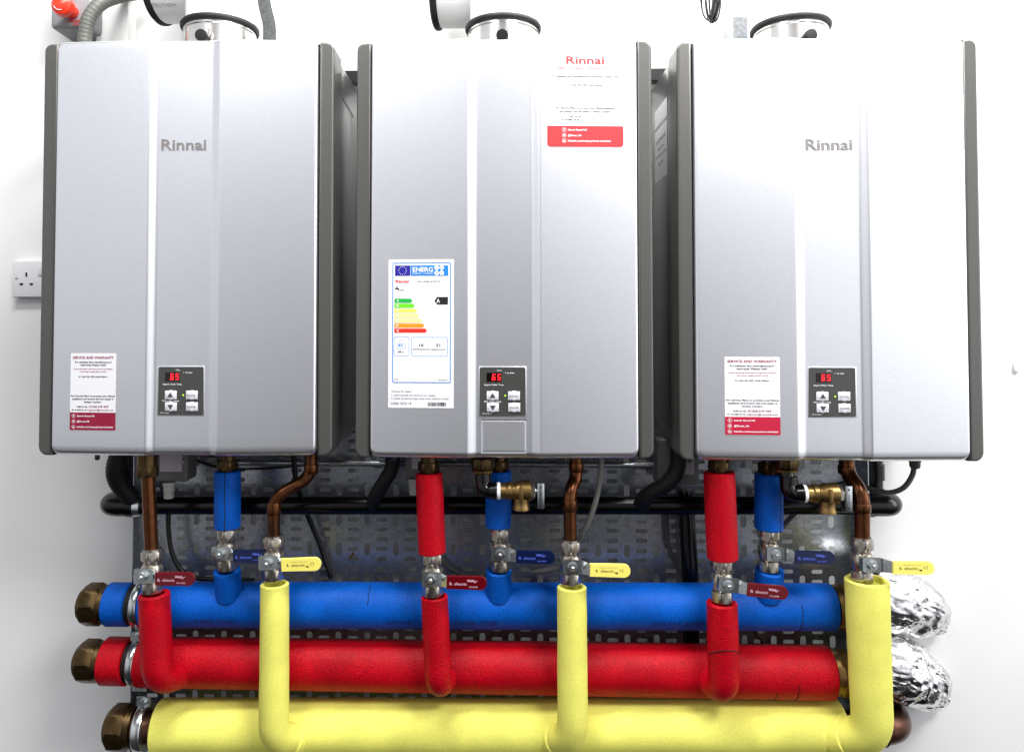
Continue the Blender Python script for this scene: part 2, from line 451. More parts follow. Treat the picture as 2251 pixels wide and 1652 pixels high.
def service_sticker(H, x0, x1, z0, z1, bandm, split=None):
    w = x1-x0; h = z1-z0; X = lambda a: x0+a*w; Z = lambda a: z1-a*h
    p = Print(); p.rrect(x0, x1, z0, z1, .0018); s = ink('service_sticker', p, front(.0005), M_white, H)
    bd = Print(); bd.poly([(x0, Z(.77)), *[q for q in bd.rrect_pts(x0, x1, z0, z1, .0018) if q[1] < Z(.77)][-6:], *[q for q in bd.rrect_pts(x0, x1, z0, z1, .0018) if q[1] < Z(.77)][:-6], (x1, Z(.77))])
    ink('colour_band', bd, front(.0008), bandm, s)
    k = Print()
    def L(t, a, c, y, hh, bold=.03, pr=None): (pr or k).text(t, X(a), X(c), Z(y), hh*h*1.12, max(bold, .02))
    r = Print()
    L('SERVICE AND WARRANTY', .05, .95, .055, .028, .02, r)
    L("To validate the manufacturer's", .09, .90, .115, .018); L('warranty Please visit:', .21, .78, .152, .018)
    L('www.rinnaiuk.com/resources/warranties/', .07, .93, .203, .013, 0, r); L('warranty-registration-card?', .21, .79, .237, .013, 0, r)
    L('or scan the QR code below:', .18, .81, .302, .016)
    L('For Service Plans to protect your Rinnai', .02, .98, .555, .017); L('appliance and ensure the hot water is', .05, .95, .593, .017); L('always running.', .31, .69, .632, .017)
    L('Call us on:', .15, .39, .693, .018); L('01928 579 999', .42, .84, .693, .021, .012, r)
    L('or e-mail us at', .04, .37, .735, .016); L('engineer@rinnaiuk.com', .385, .96, .737, .016, 0.004, r)
    ink('black_lettering', k, front(.0009), M_ink, s); ink('crimson_lettering', r, front(.00092), M_crim, s)
    wq = Print()
    for i, (t, c, y) in enumerate((('Search Rinnai UK', .55, .815), ('@Rinnai_UK', .44, .886), ('linkedin.com/company/rinnai-uk-limited', .95, .957))):
        social(wq, X(.085), Z(y), .0028*w/.0745, i); L(t, .16, c, y, .018, .02, wq)
    ink('white_lettering', wq, front(.0012), M_wht2, s)
    return s
def red_sticker(H, x0, x1, z0, z1):
    w = x1-x0; h = z1-z0; X = lambda a: x0+a*w; Z = lambda a: z1-a*h
    p = Print(); p.rrect(x0, x1, z0, z1, .005); s = ink('warranty_sticker', p, front(.0005), M_white, H)
    bd = Print(); o = bd.rrect_pts(x0, x1, z0, z1, .005); lo = [q for q in o if q[1] < z0+.006]
    bd.poly([(x0, Z(.785)), *lo[6:], *lo[:6], (x1, Z(.785))]); ink('colour_band', bd, front(.0008), M_redp, s)
    r = Print(); r.text('Rinnai', X(.25), X(.75), Z(.10), .078*h, .02); r.text('SERVICE AND WARRANTY', X(.14), X(.86), Z(.185), .028*h, .004)
    r.text('01928 579 999', X(.48), X(.72), Z(.685), .015*h, 0); r.text('engineer@rinnaiuk.com', X(.44), X(.82), Z(.716), .013*h, 0)
    r.text('www.rinnaiuk.com/resources/warranties/warranty-registration-card', X(.05), X(.95), Z(.303), .009*h, 0)
    ink('red_lettering', r, front(.0009), M_redp, s)
    k = Print()
    for t, a, c, y in (('To validate the manufacturers warranty please visit', .06, .94, .270), ('or scan the QR code below:', .27, .73, .358), ('For Service Plans to protect your Rinnai appliance', .11, .89, .598), ('and ensure the hot water is always running.', .16, .84, .634), ('Call us on:', .28, .45, .685), ('or e-mail us at', .18, .42, .716)):
        k.text(t, X(a), X(c), Z(y), .017*h, .03)
    ink('grey_lettering', k, front(.0009), M_ink, s)
    q = Print()
    for i, (t, c, y) in enumerate((('Search Rinnai UK', .52, .826), ('@Rinnai_UK', .45, .884), ('linkedin.com/company/rinnai-uk-limited', .83, .94))):
        social(q, X(.22), Z(y), .0034, i); q.text(t, X(.27), X(c), Z(y), .019*h, .02)
    ink('white_lettering', q, front(.0012), M_wht2, s)
def energy_label(H, x0, x1, z0, z1):
    X = lambda a: x0+(a-146)/504*(x1-x0); Z = lambda a: z1-(a-100)/1130*(z1-z0); S = (x1-x0)/504
    p = Print(); p.rect(x0, x1, z0, z1); s = ink('energy_label', p, front(.0005), M_white, H)
    cols = [mat('label_'+n, c, .5) for n, c in (('blue', '0a78d8'), ('navy', '1b0f8c'), ('green', '05a23c'), ('light_green', '63d010'), ('lime', 'dcef62'), ('pale_yellow', 'f8f08a'), ('sand', 'f4d88c'), ('orange', 'ff8c00'), ('red', 'f0200c'), ('black', '111111'))]
    c = Print()
    c.frame(X(177), X(627), Z(1040), Z(125), 14*S, 6*S, 0)
    c.rect(X(197), X(315), Z(225), Z(147), 1); c.rect(X(319), X(607), Z(225), Z(147), 0)
    xe = (332, 350, 368, 386, 406, 425, 445)
    for i, e in enumerate(xe):
        y0 = 400+38*i; c.poly([(X(193), Z(y0)), (X(193), Z(y0+31)), (X(e-14), Z(y0+31)), (X(e), Z(y0+15.5)), (X(e-14), Z(y0))][::-1], 2+i)
    c.poly([(X(502), Z(417)), (X(522), Z(388)), (X(605), Z(388)), (X(605), Z(445)), (X(522), Z(445))], 9)
    c.frame(X(190), X(308), Z(836), Z(690), 11*S, 2.5*S, 0); c.frame(X(324), X(603), Z(838), Z(692), 11*S, 2.5*S, 0)
    c.rect(X(197), X(607), Z(291), Z(289.5), 0)
    for q in ((218, 745, 248, 712), (248, 712, 278, 745), (218, 745, 218, 782), (278, 745, 278, 782), (218, 782, 278, 782)):
        a = Vector((X(q[0]), Z(q[1]))); d = Vector((X(q[2]), Z(q[3]))); nn = (d-a).orthogonal().normalized()*S*.8
        c.poly([tuple(a+nn), tuple(d+nn), tuple(d-nn), tuple(a-nn)], 0)
    for r_ in (8, 14, 20): c.ring(X(238), Z(755), r_*S, 2.2*S, 0, 8, -55, 55)
    c.poly([(X(226), Z(750)), (X(226), Z(760)), (X(238), Z(767)), (X(238), Z(743))], 0)
    ink('coloured_print', c, front(.0008), cols, s)
    k = Print()
    def L(t, a, e, y, hh, bold=.008): k.text(t, X(a), X(e), Z(y), hh*S, bold)
    L('REU-KM3237FFUD', 373, 548, 270, 11); L('XXL', 232, 267, 333, 12); L('16', 386, 418, 753, 20, .02); L('21', 514, 546, 753, 20, .02)
    L('kWh/annum', 336, 465, 783, 15, 0); L('GJ/annum', 478, 583, 785, 15, 0); L('58', 221, 246, 804, 14, .015); L('dB', 252, 270, 807, 8, 0)
    L('2015', 190, 222, 1013, 9); L('812/2013', 535, 602, 1017, 9)
    L('<Notice for label>', 170, 328, 1105, 13, 0); L('1. Label should not obstruct air supply', 170, 510, 1133, 13, 0)
    L('2. Label should be kept away from exhaust outlet', 170, 612, 1158, 13, 0); L('U306-1573-14', 168, 325, 1195, 17, .004)
    x = 452; rnd = random.Random(3)
    while x < 590:
        wd = rnd.choice((1.5, 1.5, 3, 4.5)); k.rect(X(x), X(x+wd), Z(1214), Z(1186)); x += wd+rnd.choice((1.5, 2, 3.5))
    k.rect(X(203), X(221), Z(309), Z(306)); k.rect(X(210), X(214), Z(318), Z(306)); k.rrect(X(196), X(224), Z(328), Z(317), 3*S); k.rect(X(220), X(229), Z(335), Z(322))
    ink('black_lettering', k, front(.0009), M_ink, s)
    r = Print(); r.text('Rinnai', X(202), X(303), Z(267), 20*S, .03); ink('red_lettering', r, front(.0009), mat('label_red', 'f0200c'), s)
    q = Print(); q.text('ENERG', X(333), X(490), Z(178), 34*S, .02); q.text('енергия · ενεργεια', X(332), X(490), Z(207), 9*S, .01)
    for cx, cz in ((518, 165), (557, 165), (518, 205), (557, 205)): q.disc(X(cx), Z(cz), 17.5*S)
    for i in range(7): q.text('ABCDEFG'[i], X(211), X(226), Z(415.5+38*i), 17*S, .02)
    q.text('A', X(517), X(543), Z(417), 30*S, .02)
    for i in range(12): q.disc(X(255)+30*S*math.sin(R(30*i)), Z(186)+30*S*math.cos(R(30*i)), 3.2*S, n=5)
    ink('white_lettering', q, front(.0012), M_wht2, s)
    q = Print()
    for t, cx, cz in (('Y', 518, 165), ('IJA', 557, 165), ('IE', 518, 205), ('IA', 557, 205)): q.text(t, X(cx-len(t)*4), X(cx+len(t)*4), Z(cz), 13*S, .004)
    ink('blue_lettering', q, front(.0015), mat('label_blue', '0a78d8'), s)
def control_panel(H, x0, x1, z0, z1):
    w = x1-x0; h = z1-z0; X = lambda a: x0+a*w; Z = lambda a: z1-a*h; yb = .0058
    bm = B(); box(bm, x0-.0015, x1+.0015, yb-.0008, yb+.002, z0-.0015, z1+.0015, .0007, 2)
    bz = part('panel_bezel', bm, M_silver, H)
    p = Print(); pts = p.rrect_pts(x0, x1, z0, z1, .003, 5); p.bm.free(); bm = B()
    a = [bm.verts.new((x, yb-.0010, z)) for x, z in pts]; c = [bm.verts.new((x, yb+.001, z)) for x, z in pts]; n = len(a)
    bm.faces.new(a)
    for i in range(n): bm.faces.new((a[i], a[(i+1) % n], c[(i+1) % n], c[i]))
    pn = part('control_panel', bm, M_panel, H)
    pl = lambda e: (lambda x, z: (x, yb-.0010-e, z))
    d = Print(); d.rect(X(.155), X(.475), Z(.294), Z(.112)); ink('display_window', d, pl(.0004), M_disp, pn)
    d = Print()
    seg = {'6': 'afedcg', '5': 'afgcd'}
    for ch, cx in (('6', .270), ('5', .385)):
        xa, xb = X(cx), X(cx+.066); zt, zb = Z(.14), Z(.265); zm = (zt+zb)/2; t = .0012; sk = .0009
        S = {'a': (xa, xb, zt-t, zt), 'g': (xa, xb, zm-t/2, zm+t/2), 'd': (xa, xb, zb, zb+t), 'f': (xa, xa+t, zm, zt), 'b': (xb-t, xb, zm, zt), 'e': (xa, xa+t, zb, zm), 'c': (xb-t, xb, zb, zm)}
        for k in seg[ch]:
            q = S[k]; f = lambda z: sk*(z-zb)/(zt-zb)
            d.poly([(q[0]+f(q[2]), q[2]), (q[1]+f(q[2]), q[2]), (q[1]+f(q[3]), q[3]), (q[0]+f(q[3]), q[3])])
    # merge overlap is avoided by the tiny forward step of the verticals
    ink('led_digits', d, pl(.0008), M_led, pn)
    d = Print(); d.disc(X(.56), Z(.585), .0011); ink('status_light', d, pl(.0005), M_ledg, pn)
    d = Print()
    for t, a, e, y, hh in (('°F/°C', .38, .48, .068, .030), ('In Use', .61, .755, .115, .030), ('Approx Water Temp.', .10, .53, .36, .030), ('Hot water temp.', .10, .475, .703, .030), ('MC-91-2US-S', .06, .26, .955, .018)):
        d.text(t, X(a), X(e), Z(y), hh*h, .012)
    d.disc(X(.565), Z(.115), .0006); ink('panel_lettering', d, pl(.0004), M_wht2, pn)
    for i, (a, y) in enumerate(((.155, .495), (.16, .735), (.62, .495), (.625, .735))):
        bm = B(); xa, xb, za, zb = X(a), X(a+.258), Z(y+.178), Z(y)
        box(bm, xa, xb, yb-.0022, yb-.0005, za, zb, .0005, 2)
        lathe(bm, [(0, .0078), (.0006, .0076), (.0010, .0068), (.0012, .005)], ((xa+xb)/2, yb-.0018, (za+zb)/2), (0, -1, 0), 28)
        bt = part('button', bm, M_btn, pn)
    d = Print()
    cx = X(.155+.129); cz = Z(.495+.089); d.poly([(cx-.0046, cz-.003), (cx+.0046, cz-.003), (cx, cz+.0042)])
    cx = X(.16+.129); cz = Z(.735+.089); d.poly([(cx-.0046, cz+.003), (cx, cz-.0042), (cx+.0046, cz+.003)])
    d.text('Priority', X(.65), X(.845), Z(.585), .034*h, .01); d.text('On/Off', X(.655), X(.85), Z(.825), .034*h, .01)
    ink('button_lettering', d, pl(.0028), M_panel, pn)
def heater(u, ub, label, kind):
    """u, ub: sighted centre at the top and at the bottom of the cover"""
    t = P(u, 85.5, YF+.003); bt = P(ub, 1007+(ub-1108)*.004, YF+.003)
    cz = (t.z+bt.z)/2; cx = (P(u, 85.5, YF+.0155).x+P(ub, 1007, YF+.0155).x)/2
    H = thing('water_heater', label, 'water heater', (cx, YF, cz), HG)
    if kind == 1: part('front_cover', cm('front_cover_hatch', lambda: cover_bm(True), M_silver, angle=50), None, H)
    else: part('front_cover', cm('front_cover', cover_bm, M_silver, angle=50), None, H)
    for s in (-1, 1):
        bm = B(); trim(bm, s)
        part('side_trim', bm, M_trim, H, angle=50)
    bm = B(); box(bm, -.2150, .2150, .022, .060, -HH+.003, HH-.003); part('gasket', bm, M_black, H)
    bm = B(); box(bm, -.2325, .2325, .0605, .262, -HH+.006, HH-.008, .003, 2)
    for s in (-1, 1):      # folded seams of the casing sides
        xa, xb = sorted((s*.2275, s*.2300)); box(bm, xa, xb, .080, .084, -HH+.02, HH-.02); 
    cs = part('casing', bm, M_case, H)
    cx_ = -.0025
    z0 = P(1108, 913, YF+.006).z-P(1108, 546, YF).z
    zt = P(1108, 806, YF).z-cz; zb = P(1108, 913, YF).z-cz
    control_panel(H, -.0388, .0342, zb-.001, zt-.001)
    X = lambda px: P(px, 850, YF+.008).x-cx
    Zf = lambda py: P(ub, py, YF+.008).z-cz
    if kind != 1:
        p = Print(); z = P(u, 316, YF).z-cz
        p.text('Rinnai', -.0365, .0365, z, .0175, .014); bm = p.bm
        geo = bmesh.ops.extrude_face_region(bm, geom=bm.faces[:]); 
        for v in geo['geom']:
            if isinstance(v, bmesh.types.BMVert): v.co.y -= .0015
        for v in bm.verts: v.co.y += .0062
        bmesh.ops.translate(bm, verts=bm.verts, vec=(-.002, 0, 0))
        part('badge', bm, M_logo if kind == 0 else M_logo, H, smooth=False)
    if kind == 0: service_sticker(H, X(156), X(259), Zf(945), Zf(776), M_crimB)
    if kind == 2:
        service_sticker(H, X(1592), X(1711), Zf(955), Zf(784), M_crimC)
        bm = B(); S_ = lambda y0, y1, z0, z1: [(-.2291, y0, z0), (-.2291, y1, z0), (-.2291, y1, z1), (-.2291, y0, z1)]
        d = Print(); d.rect(.115, .215, .14, .235)
        fs = lambda x, z: (-.2329, x, z)
        st = ink('rating_plate', d, fs, M_white, cs)
        d = Print(); d.rect(.115, .215, .242, .275); ink('small_label', d, fs, M_white, cs)
        d = Print(); y = lambda a: a
        for tt, a, e, z, hh in (('RUXC37FEPAC-EUK', .125, .205, .213, .006), ('Natural Gas', .14, .19, .198, .005), ('CAUTION: test sample', .12, .21, .185, .005), ('Apr. 2019', .145, .185, .170, .006)):
            d.text(tt, a, e, z, hh, .01)
        for v in d.bm.verts: v.co.x = .33-v.co.x
        ink('plate_lettering', d, lambda x, z: (-.2333, x, z), M_ink, cs)
    if kind == 1:
        red_sticker(H, X(1204), X(1373), Zf(325), Zf(115))
        energy_label(H, X(853.5), X(998), Zf(896), Zf(570))
    if kind == 0:
        bm = B(); box(bm, .2320, .2332, .10, .215, .268, .272); bmesh.ops.rotate(bm, verts=bm.verts, cent=(.229, .15, .27), matrix=Matrix.Rotation(R(-3), 3, 'X')); part('vent_slot', bm, M_black, cs)
    return H, cx, cz
H1, x1_, z1_ = heater(412, 408, 'silver wall-hung water heater with raised badge, leftmost of the three, beside the wall socket', 0)
H2, x2_, z2_ = heater(1107, 1108, 'silver middle water heater carrying the tall energy label and a red-banded white sticker', 1)
H3, x3_, z3_ = heater(1817, 1827, 'brightest silver water heater with badge and small crimson sticker, at the right end', 2)
HX = (x1_, x2_, x3_); ZT = [z+HH for z in (z1_, z2_, z3_)]; ZB = min(z1_, z2_, z3_)-HH

# dark fixing rail on the wall behind
a = P(760, 172, 1.445); c = P(1470, 172, 1.445)
b = B(); box(b, a.x-.02, c.x+.03, 1.435, YW, a.z-.012, a.z+.012, .001, 1)
solo('fixing_rail', b, M_black, 'dark horizontal rail on the wall seen in the gaps between the heaters', 'rail')

# ================================================================= flues on top
where = ('leftmost heater', 'middle heater', 'right-hand heater')
for i, (ur, knob_u) in enumerate(((484, 440), (1106, 1104), (1737, 1785))):
    yc = YF+.130; rr = .0665
    zc = P(ur, 31, yc-rr).z; xc = P(ur, 75, yc).x
    Fl = thing('flue_collar', 'polished steel flue collar with black rim on top of the '+where[i], 'flue collar', (xc, yc, ZT[i]), 'flue collars on the heater tops')
    bm = B(); lathe(bm, [(0, .068), (.004, .068), (.004, .0605), (zc-ZT[i]-.012, .0605), (zc-ZT[i]-.010, .0625), (zc-ZT[i]-.002, .0625)], (0, 0, 0), n=64); part('collar_tube', bm, M_steel, Fl)
    bm = B(); zz = zc-ZT[i]; lathe(bm, [(zz-.006, .058), (zz-.006, .0655), (zz-.003, rr+.001), (zz+.001, rr+.001), (zz+.004, .0655), (zz+.004, .058)], n=64); part('rim_seal', bm, M_rubber, Fl)
    # black sampling plug on a short stem
    kp = P(knob_u, 76, yc-.078); d = Vector((kp.x-xc, kp.y-yc, 0)).normalized(); kz = kp.z-ZT[i]
    bm = B(); lathe(bm, [(.055, .006), (.064, .006), (.064, .0098), (.076, .0105), (.078, .0095), (.0782, .004)], (0, 0, kz), d, 24); part('test_plug', bm, M_black, Fl)
    bm = B(); s_ = Vector((-d.y, d.x, 0)); sweep(bm, spline([d*.064+Vector((0, 0, kz-.006))+s_*.012, d*.066+Vector((0, 0, kz+.008))+s_*.013, d*.066+Vector((0, 0, kz+.015))+s_*.010, d*.064+Vector((0, 0, kz+.006))+s_*.008], 4), .0009, 8); part('plug_clip', bm, M_steel, Fl)
    # white flue pipe above
    G = thing('flue_pipe', 'white flue pipe rising from the collar of the '+where[i], 'flue pipe', (xc, yc, zc), 'white flue pipes')
    bm = B(); sweep(bm, [(0, 0, .0045), (0, 0, .30)], .0585, 48); part('riser', bm, M_flue, G)
    if i < 2:
        en = P((352, 961)[i], (-22, -12)[i], 1.37)-G.location; st = Vector((-.01, en.y-.01, en.z-.004)); up = (en-st).normalized()
        bm = B(); sweep(bm, dense([st, en], .02), .0600, 48); part('branch', bm, M_flue, G)
        bm = B(); rim = [(0, .0560), (0, .0612), (.004, .0640), (.010, .0640), (.013, .0612), (.013, .056)]
        lathe(bm, rim, en-up*.008, up, 56)
        part('branch_seal', bm, M_rubber, G)
    if i == 0:
        pr = Print(); pr.text('NTROTHERM', 0, .050, 0, .0075, 0)
        sd = up.cross(Vector((0, 1, 0))).normalized()
        if sd.z > 0: sd = -sd
        out = Vector((0, -1, 0)); out = (out-up*out.dot(up)).normalized(); dn = up.cross(out); dn = dn if dn.z < 0 else -dn
        def wrap(x, z, up=up, en=en, out=out, dn=dn):
            ang = R(50)-z/.0603
            return en-up*(.004+x)+(out*math.cos(ang)+dn*math.sin(ang))*.0604
        ink('pipe_lettering', pr, wrap, mat('grey_ink', (.25, .25, .26)), G)

# galvanised straps and cable coil at the top
pts = [P(578, -60, 1.42), P(580, 0, 1.42), P(586, 30, 1.42), P(592, 60, 1.42), P(592, 110, 1.42)]
b = B(); pts = spline(pts, 5)
vs = [[b.verts.new(p+Vector((dx, dy, 0))) for dx, dy in ((-.0125, 0), (.0125, 0), (.0125, .002), (-.0125, .002))] for p in pts]
for q, w in zip(vs, vs[1:]):
    for k in range(4): b.faces.new((q[k], q[(k+1) % 4], w[(k+1) % 4], w[k]))
b.faces.new(vs[0]); b.faces.new(vs[-1][::-1])
solo('pipe_strap', b, mat('dark_galvanised', (.12, .125, .13), .35, .8, vary=.3, vscale=120), 'dark bent metal strap behind the leftmost flue', 'strap')
p = P(1620, 45, 1.42); b = B(); box(b, p.x-.0135, p.x+.0135, 1.40, YW, p.z-.12, p.z, .001, 1)
solo('strut_channel', b, M_galv, 'short galvanised strut standing on the wall left of the right-hand flue', 'strut')
b = B()
for k in range(7):
    o = (k-3)*.0022; w_ = .010+.003*math.sin(k*2.1)
    c0 = P(1562, -20, 1.36)+Vector((o, .003*math.sin(k*3), 0))
    loop = [c0+Vector((w_*math.cos(a), .004*math.sin(2*a+k), .052*math.sin(a)-.004*k % .009)) for a in [2*math.pi*j/24 for j in range(25)]]
    sweep(b, loop, .0016, 8)
solo('cable_coil', b, M_black, 'bundle of thin black cable looped above the right-hand heater', 'cable coil')

# ================================================================= emergency stop, conduit, trunking, socket
p0 = P(111, -40, 1.385); p1 = P(200, 62, 1.385)
E = thing('emergency_stop', 'grey emergency stop box with red mushroom button above the leftmost heater', 'emergency stop', (p0.x, YW, p1.z))
def wpart(name, bm, m, par, **k): return part(name, bm, m, par, world_space=True, **k)
b = B(); box(b, p0.x, p1.x, 1.385, YW, p1.z, p0.z+.03, .008, 4); wpart('enclosure', b, M_ebox, E)
q = P(142, 16, 1.36)
b = B(); lathe(b, [(0, .013), (.012, .013), (.012, .012), (.022, .0125), (.026, .020), (.032, .0205), (.038, .018), (.042, .011), (.043, .002)], (q.x, 1.386, q.z), (0, -1, 0), 40); wpart('mushroom_button', b, M_estop, E)
pr = Print(); pr.text('EMERGENCY', q.x+.008-.016, q.x+.008+.0185, P(140, 47, 1.385).z, .0042, .03); pr.text('STOP', q.x+.002, q.x+.0185, P(140, 54, 1.385).z, .0042, .03)
bm = pr.done(lambda x, z: (x, 1.3845, z)); wpart('red_lettering', bm, mat('red_lettering_ink', 'd01818'), E, smooth=False)
pr = Print(); pr.ring(q.x, q.z, .012, .0025, 0, 10, 20, 110); pr.ring(q.x, q.z, .012, .0025, 0, 10, 200, 290)
bm = pr.done(lambda x, z: (x, 1.3440, z)); wpart('arrow_mark', bm, M_wht2, E, smooth=False)
b = B(); s = P(197, 20, 1.385); lathe(b, [(0, .003), (.0012, .0028)], (s.x, 1.386, s.z), (0, -1, 0), 12); wpart('screw', b, M_screw, E)
pts = dense(spline([P(186, 130, 1.36), P(187, 80, 1.36), P(196, 40, 1.36), P(222, 8, 1.37), P(262, -8, 1.40), P(300, -14, 1.43)], 14), .0018)
b = B(); sweep(b, pts, [.0128 if k % 3 else .0118 for k in range(len(pts))], 24)
solo('flexible_conduit', b, M_flex, 'grey corrugated conduit curving up behind the leftmost heater', 'conduit', angle=70)
p0 = P(215, 0, 1.43); p1 = P(285, 0, 1.43); b = B(); box(b, p0.x, p1.x, 1.425, YW, p0.z-.12, p0.z+.3, .002, 2)
solo('cable_trunking', b, M_flue, 'white vertical cable trunking on the wall beside the emergency stop', 'trunking')
p0 = P(27, 653, 1.445); p1 = P(27, 573, 1.445)
Sk = thing('wall_socket', 'white three-pin double wall socket partly hidden by the leftmost heater', 'socket', (p0.x, YW, p0.z))
hS = p1.z-p0.z; b = B(); box(b, p0.x, p0.x+hS*1.7, 1.444, YW, p0.z, p1.z, .002, 3); wpart('face_plate', b, M_plast, Sk)
for (u, v, w, h) in ((58, 603.5, 4.2, 10), (47, 624.5, 7.5, 4.6), (69, 624.5, 7.5, 4.6)):
    b = B(); q = P(u, v, 1.444); box(b, q.x-MM(w/2, 1.44), q.x+MM(w/2, 1.44), 1.4435, 1.446, q.z-MM(h/2, 1.44), q.z+MM(h/2, 1.44)); wpart('pin_hole', b, M_black, Sk)
b = B(); q = P(36, 611, 1.444); lathe(b, [(0, .0030), (.0008, .0030), (.0012, .0020)], (q.x, 1.4445, q.z), (0, -1, 0), 14); wpart('screw', b, M_steel, Sk)
b = B(); q = P(88, 594, 1.444); box(b, q.x-.003, q.x+.012, 1.4415, 1.4445, q.z-.010, q.z+.010, .001, 2); wpart('rocker_switch', b, M_plast, Sk)
q = P(2235, 808, 1.455); b = B(); box(b, q.x-.005, q.x+.005, 1.452, YW, q.z-.009, q.z+.009, .003, 3)
solo('plastic_grommet', b, M_ptfe, 'small white plastic grommet on the bare wall at the right edge', 'grommet')

# ================================================================= perforated tray
YT = 1.40
tl = P(305, 1300, YT).x; tr_ = P(1872, 1300, YT).x; zt = P(1000, 960, YT).z; zb_ = P(1000, 1760, YT).z
Tr = thing('perforated_tray', 'wide galvanised cable tray with slotted holes fixed behind the pipes', 'cable tray', (0, YT, zb_))
px = .0533*(1.0); pz = .0181
b = B()
def cell(x0, x1, z0, z1, sw, sh, N=20):
    cx, cz = (x0+x1)/2, (z0+z1)/2; r = min(sw, sh)/2; inn = []; out = []
    for k in range(N):
        a = 2*math.pi*(k+.5)/N; c, s = math.cos(a), math.sin(a)
        ox = max(0, sw/2-r)*(1 if c > 0 else -1); oz = max(0, sh/2-r)*(1 if s > 0 else -1)
        inn.append((cx+ox+r*c, cz+oz+r*s))
        # same direction on the cell's rectangle
        t = min((x1-x0)/2/max(abs(c), 1e-6), (z1-z0)/2/max(abs(s), 1e-6)); out.append((cx+c*t, cz+s*t))
    I = [b.verts.new((x, YT, z)) for x, z in inn]; O = [b.verts.new((x, YT, z)) for x, z in out]; D = [b.verts.new((x, YT+.0018, z)) for x, z in inn]
    D2 = [b.verts.new((x, YT+.0018, z)) for x, z in out]
    for k in range(N):
        j = (k+1) % N; b.faces.new((O[k], O[j], I[j], I[k])); b.faces.new((I[k], I[j], D[j], D[k])); b.faces.new((D[k], D[j], D2[j], D2[k]))
    # corner fill
    for (ex, ez) in ((x0, z0), (x1, z0), (x1, z1), (x0, z1)):
        ii = [k for k in range(N)]
        best = None
        for k in ii:
            j = (k+1) % N
            (ax, az), (bx, bz) = out[k], out[j]
            if (abs(ax-ex) < 1e-7 or abs(az-ez) < 1e-7) and (abs(bx-ex) < 1e-7 or abs(bz-ez) < 1e-7) and not (abs(ax-bx) < 1e-7 or abs(az-bz) < 1e-7):
                v = b.verts.new((ex, YT, ez)); b.faces.new((O[k], v, O[j])); v = b.verts.new((ex, YT+.0018, ez)); b.faces.new((D2[k], v, D2[j]))
x_anchor = P(1300+0, 1300, YT); xa = P((1300+678/3.463)/1.1106, 1280, YT).x; za = P(1400, (1080+661/3.463)/1.1106, YT).z
nx0 = int((xa-tl)/px)+1; x = xa-nx0*px
cols = []
while x < tr_+px: cols.append(x); x += px
nz0 = int((zt-za)/(3*pz))+1
z = za+nz0*3*pz
rows = []
while z > zb_: rows.append(z); z -= 3*pz
for x in cols:
    for z in rows:
        if x-px/4 > tl and x+px/4 < tr_:
            for k in range(3): cell(x-px/4, x+px/4, z-pz*(k+.5), z-pz*(k-.5), .0205, .0076)
        if x+px/4 > tl and x+.75*px < tr_:
            cell(x+px/4, x+px*.75, z-pz*2.5, z+pz*.5, .0001, .0001) if False else None
            # one upright slot in the middle of each three-row block, level with its first row
            c0 = z+pz*.5
            cell(x+px/4, x+px*.75, z-pz*1.0, z+pz*1.0, .0108, .0225)
            x0_, x1__ = x+px/4, x+px*.75
            v = [b.verts.new(q) for q in ((x0_, YT, z-pz*2), (x1__, YT, z-pz*2), (x1__, YT, z-pz), (x0_, YT, z-pz))]; b.faces.new(v)
xm0 = min(v.co.x for v in b.verts); xm1 = max(v.co.x for v in b.verts); zm0 = min(v.co.z for v in b.verts); zm1 = max(v.co.z for v in b.verts)
box(b, tl, xm0+.0005, YT+.0001, YT+.0019, zm0, zm1); box(b, xm1-.0005, tr_, YT+.0001, YT+.0019, zm0, zm1)
wpart('slotted_plate', b, M_galv, Tr, smooth=False)
for s, xx in ((-1, tl), (1, tr_)):
    b = B(); xo = P(292 if s < 0 else 1911, 1250, YT-.052).x
    v = [b.verts.new(q) for q in ((xx, YT+.0019, zm0), (xo, YT-.052, zm0), (xo, YT-.052, zm1), (xx, YT+.0019, zm1))]; w = [b.verts.new(q.co+Vector((s*.0018, .0006, 0))) for q in v]
    b.faces.new(v); b.faces.new(w[::-1])
    for k in range(4): b.faces.new((v[k], v[(k+1) % 4], w[(k+1) % 4], w[k]))
    wpart('side_flange', b, M_galv, Tr, smooth=False)

# ================================================================= manifolds
YM = 1.315
def manifold(kind, lab, ul, vl0, vl1, ur, vr0, vr1, m, inner):
    """main foam-covered run: sighted top/bottom edges at each end"""
    L = P(ul, (vl0+vl1)/2, YM); Rr = P(ur, (vr0+vr1)/2, YM); r0 = MM((vl1-vl0)/2, YM)*.97; r1 = MM((vr1-vr0)/2, YM)*.97
    T = thing(kind, lab, 'header pipe', tuple(L), 'thick horizontal header pipes')
    pts = dense([L, Rr], .03); n = len(pts); b = B()
    sweep(b, pts, [r0+(r1-r0)*i/(n-1) for i in range(n)], 56, inner=inner, wob=.005, seed=ul)
    sl = wpart('foam_sleeve', b, m, T)
    return T, L, Rr, r0, r1, sl
GP = 'thick horizontal header pipes'
Tb, bL, bR, br0, br1, bsl = manifold('header_pipe', 'thick blue foam-wrapped header pipe, topmost of the three', 319, 1278, 1377, 1828, 1283, 1383, M_blue, .028)
Trd, rL, rR, rr0, rr1, rsl = manifold('header_pipe', 'thick red foam-wrapped header pipe between the blue and yellow ones', 311, 1400, 1506, 1823, 1421, 1533, M_red, .028)
Ty, yL, yR, yr0, yr1, ysl = manifold('header_pipe', 'thick yellow foam-wrapped header pipe, lowest of the three', 349, 1538, 1656, 1846, 1538, 1656, M_yellow, .028)
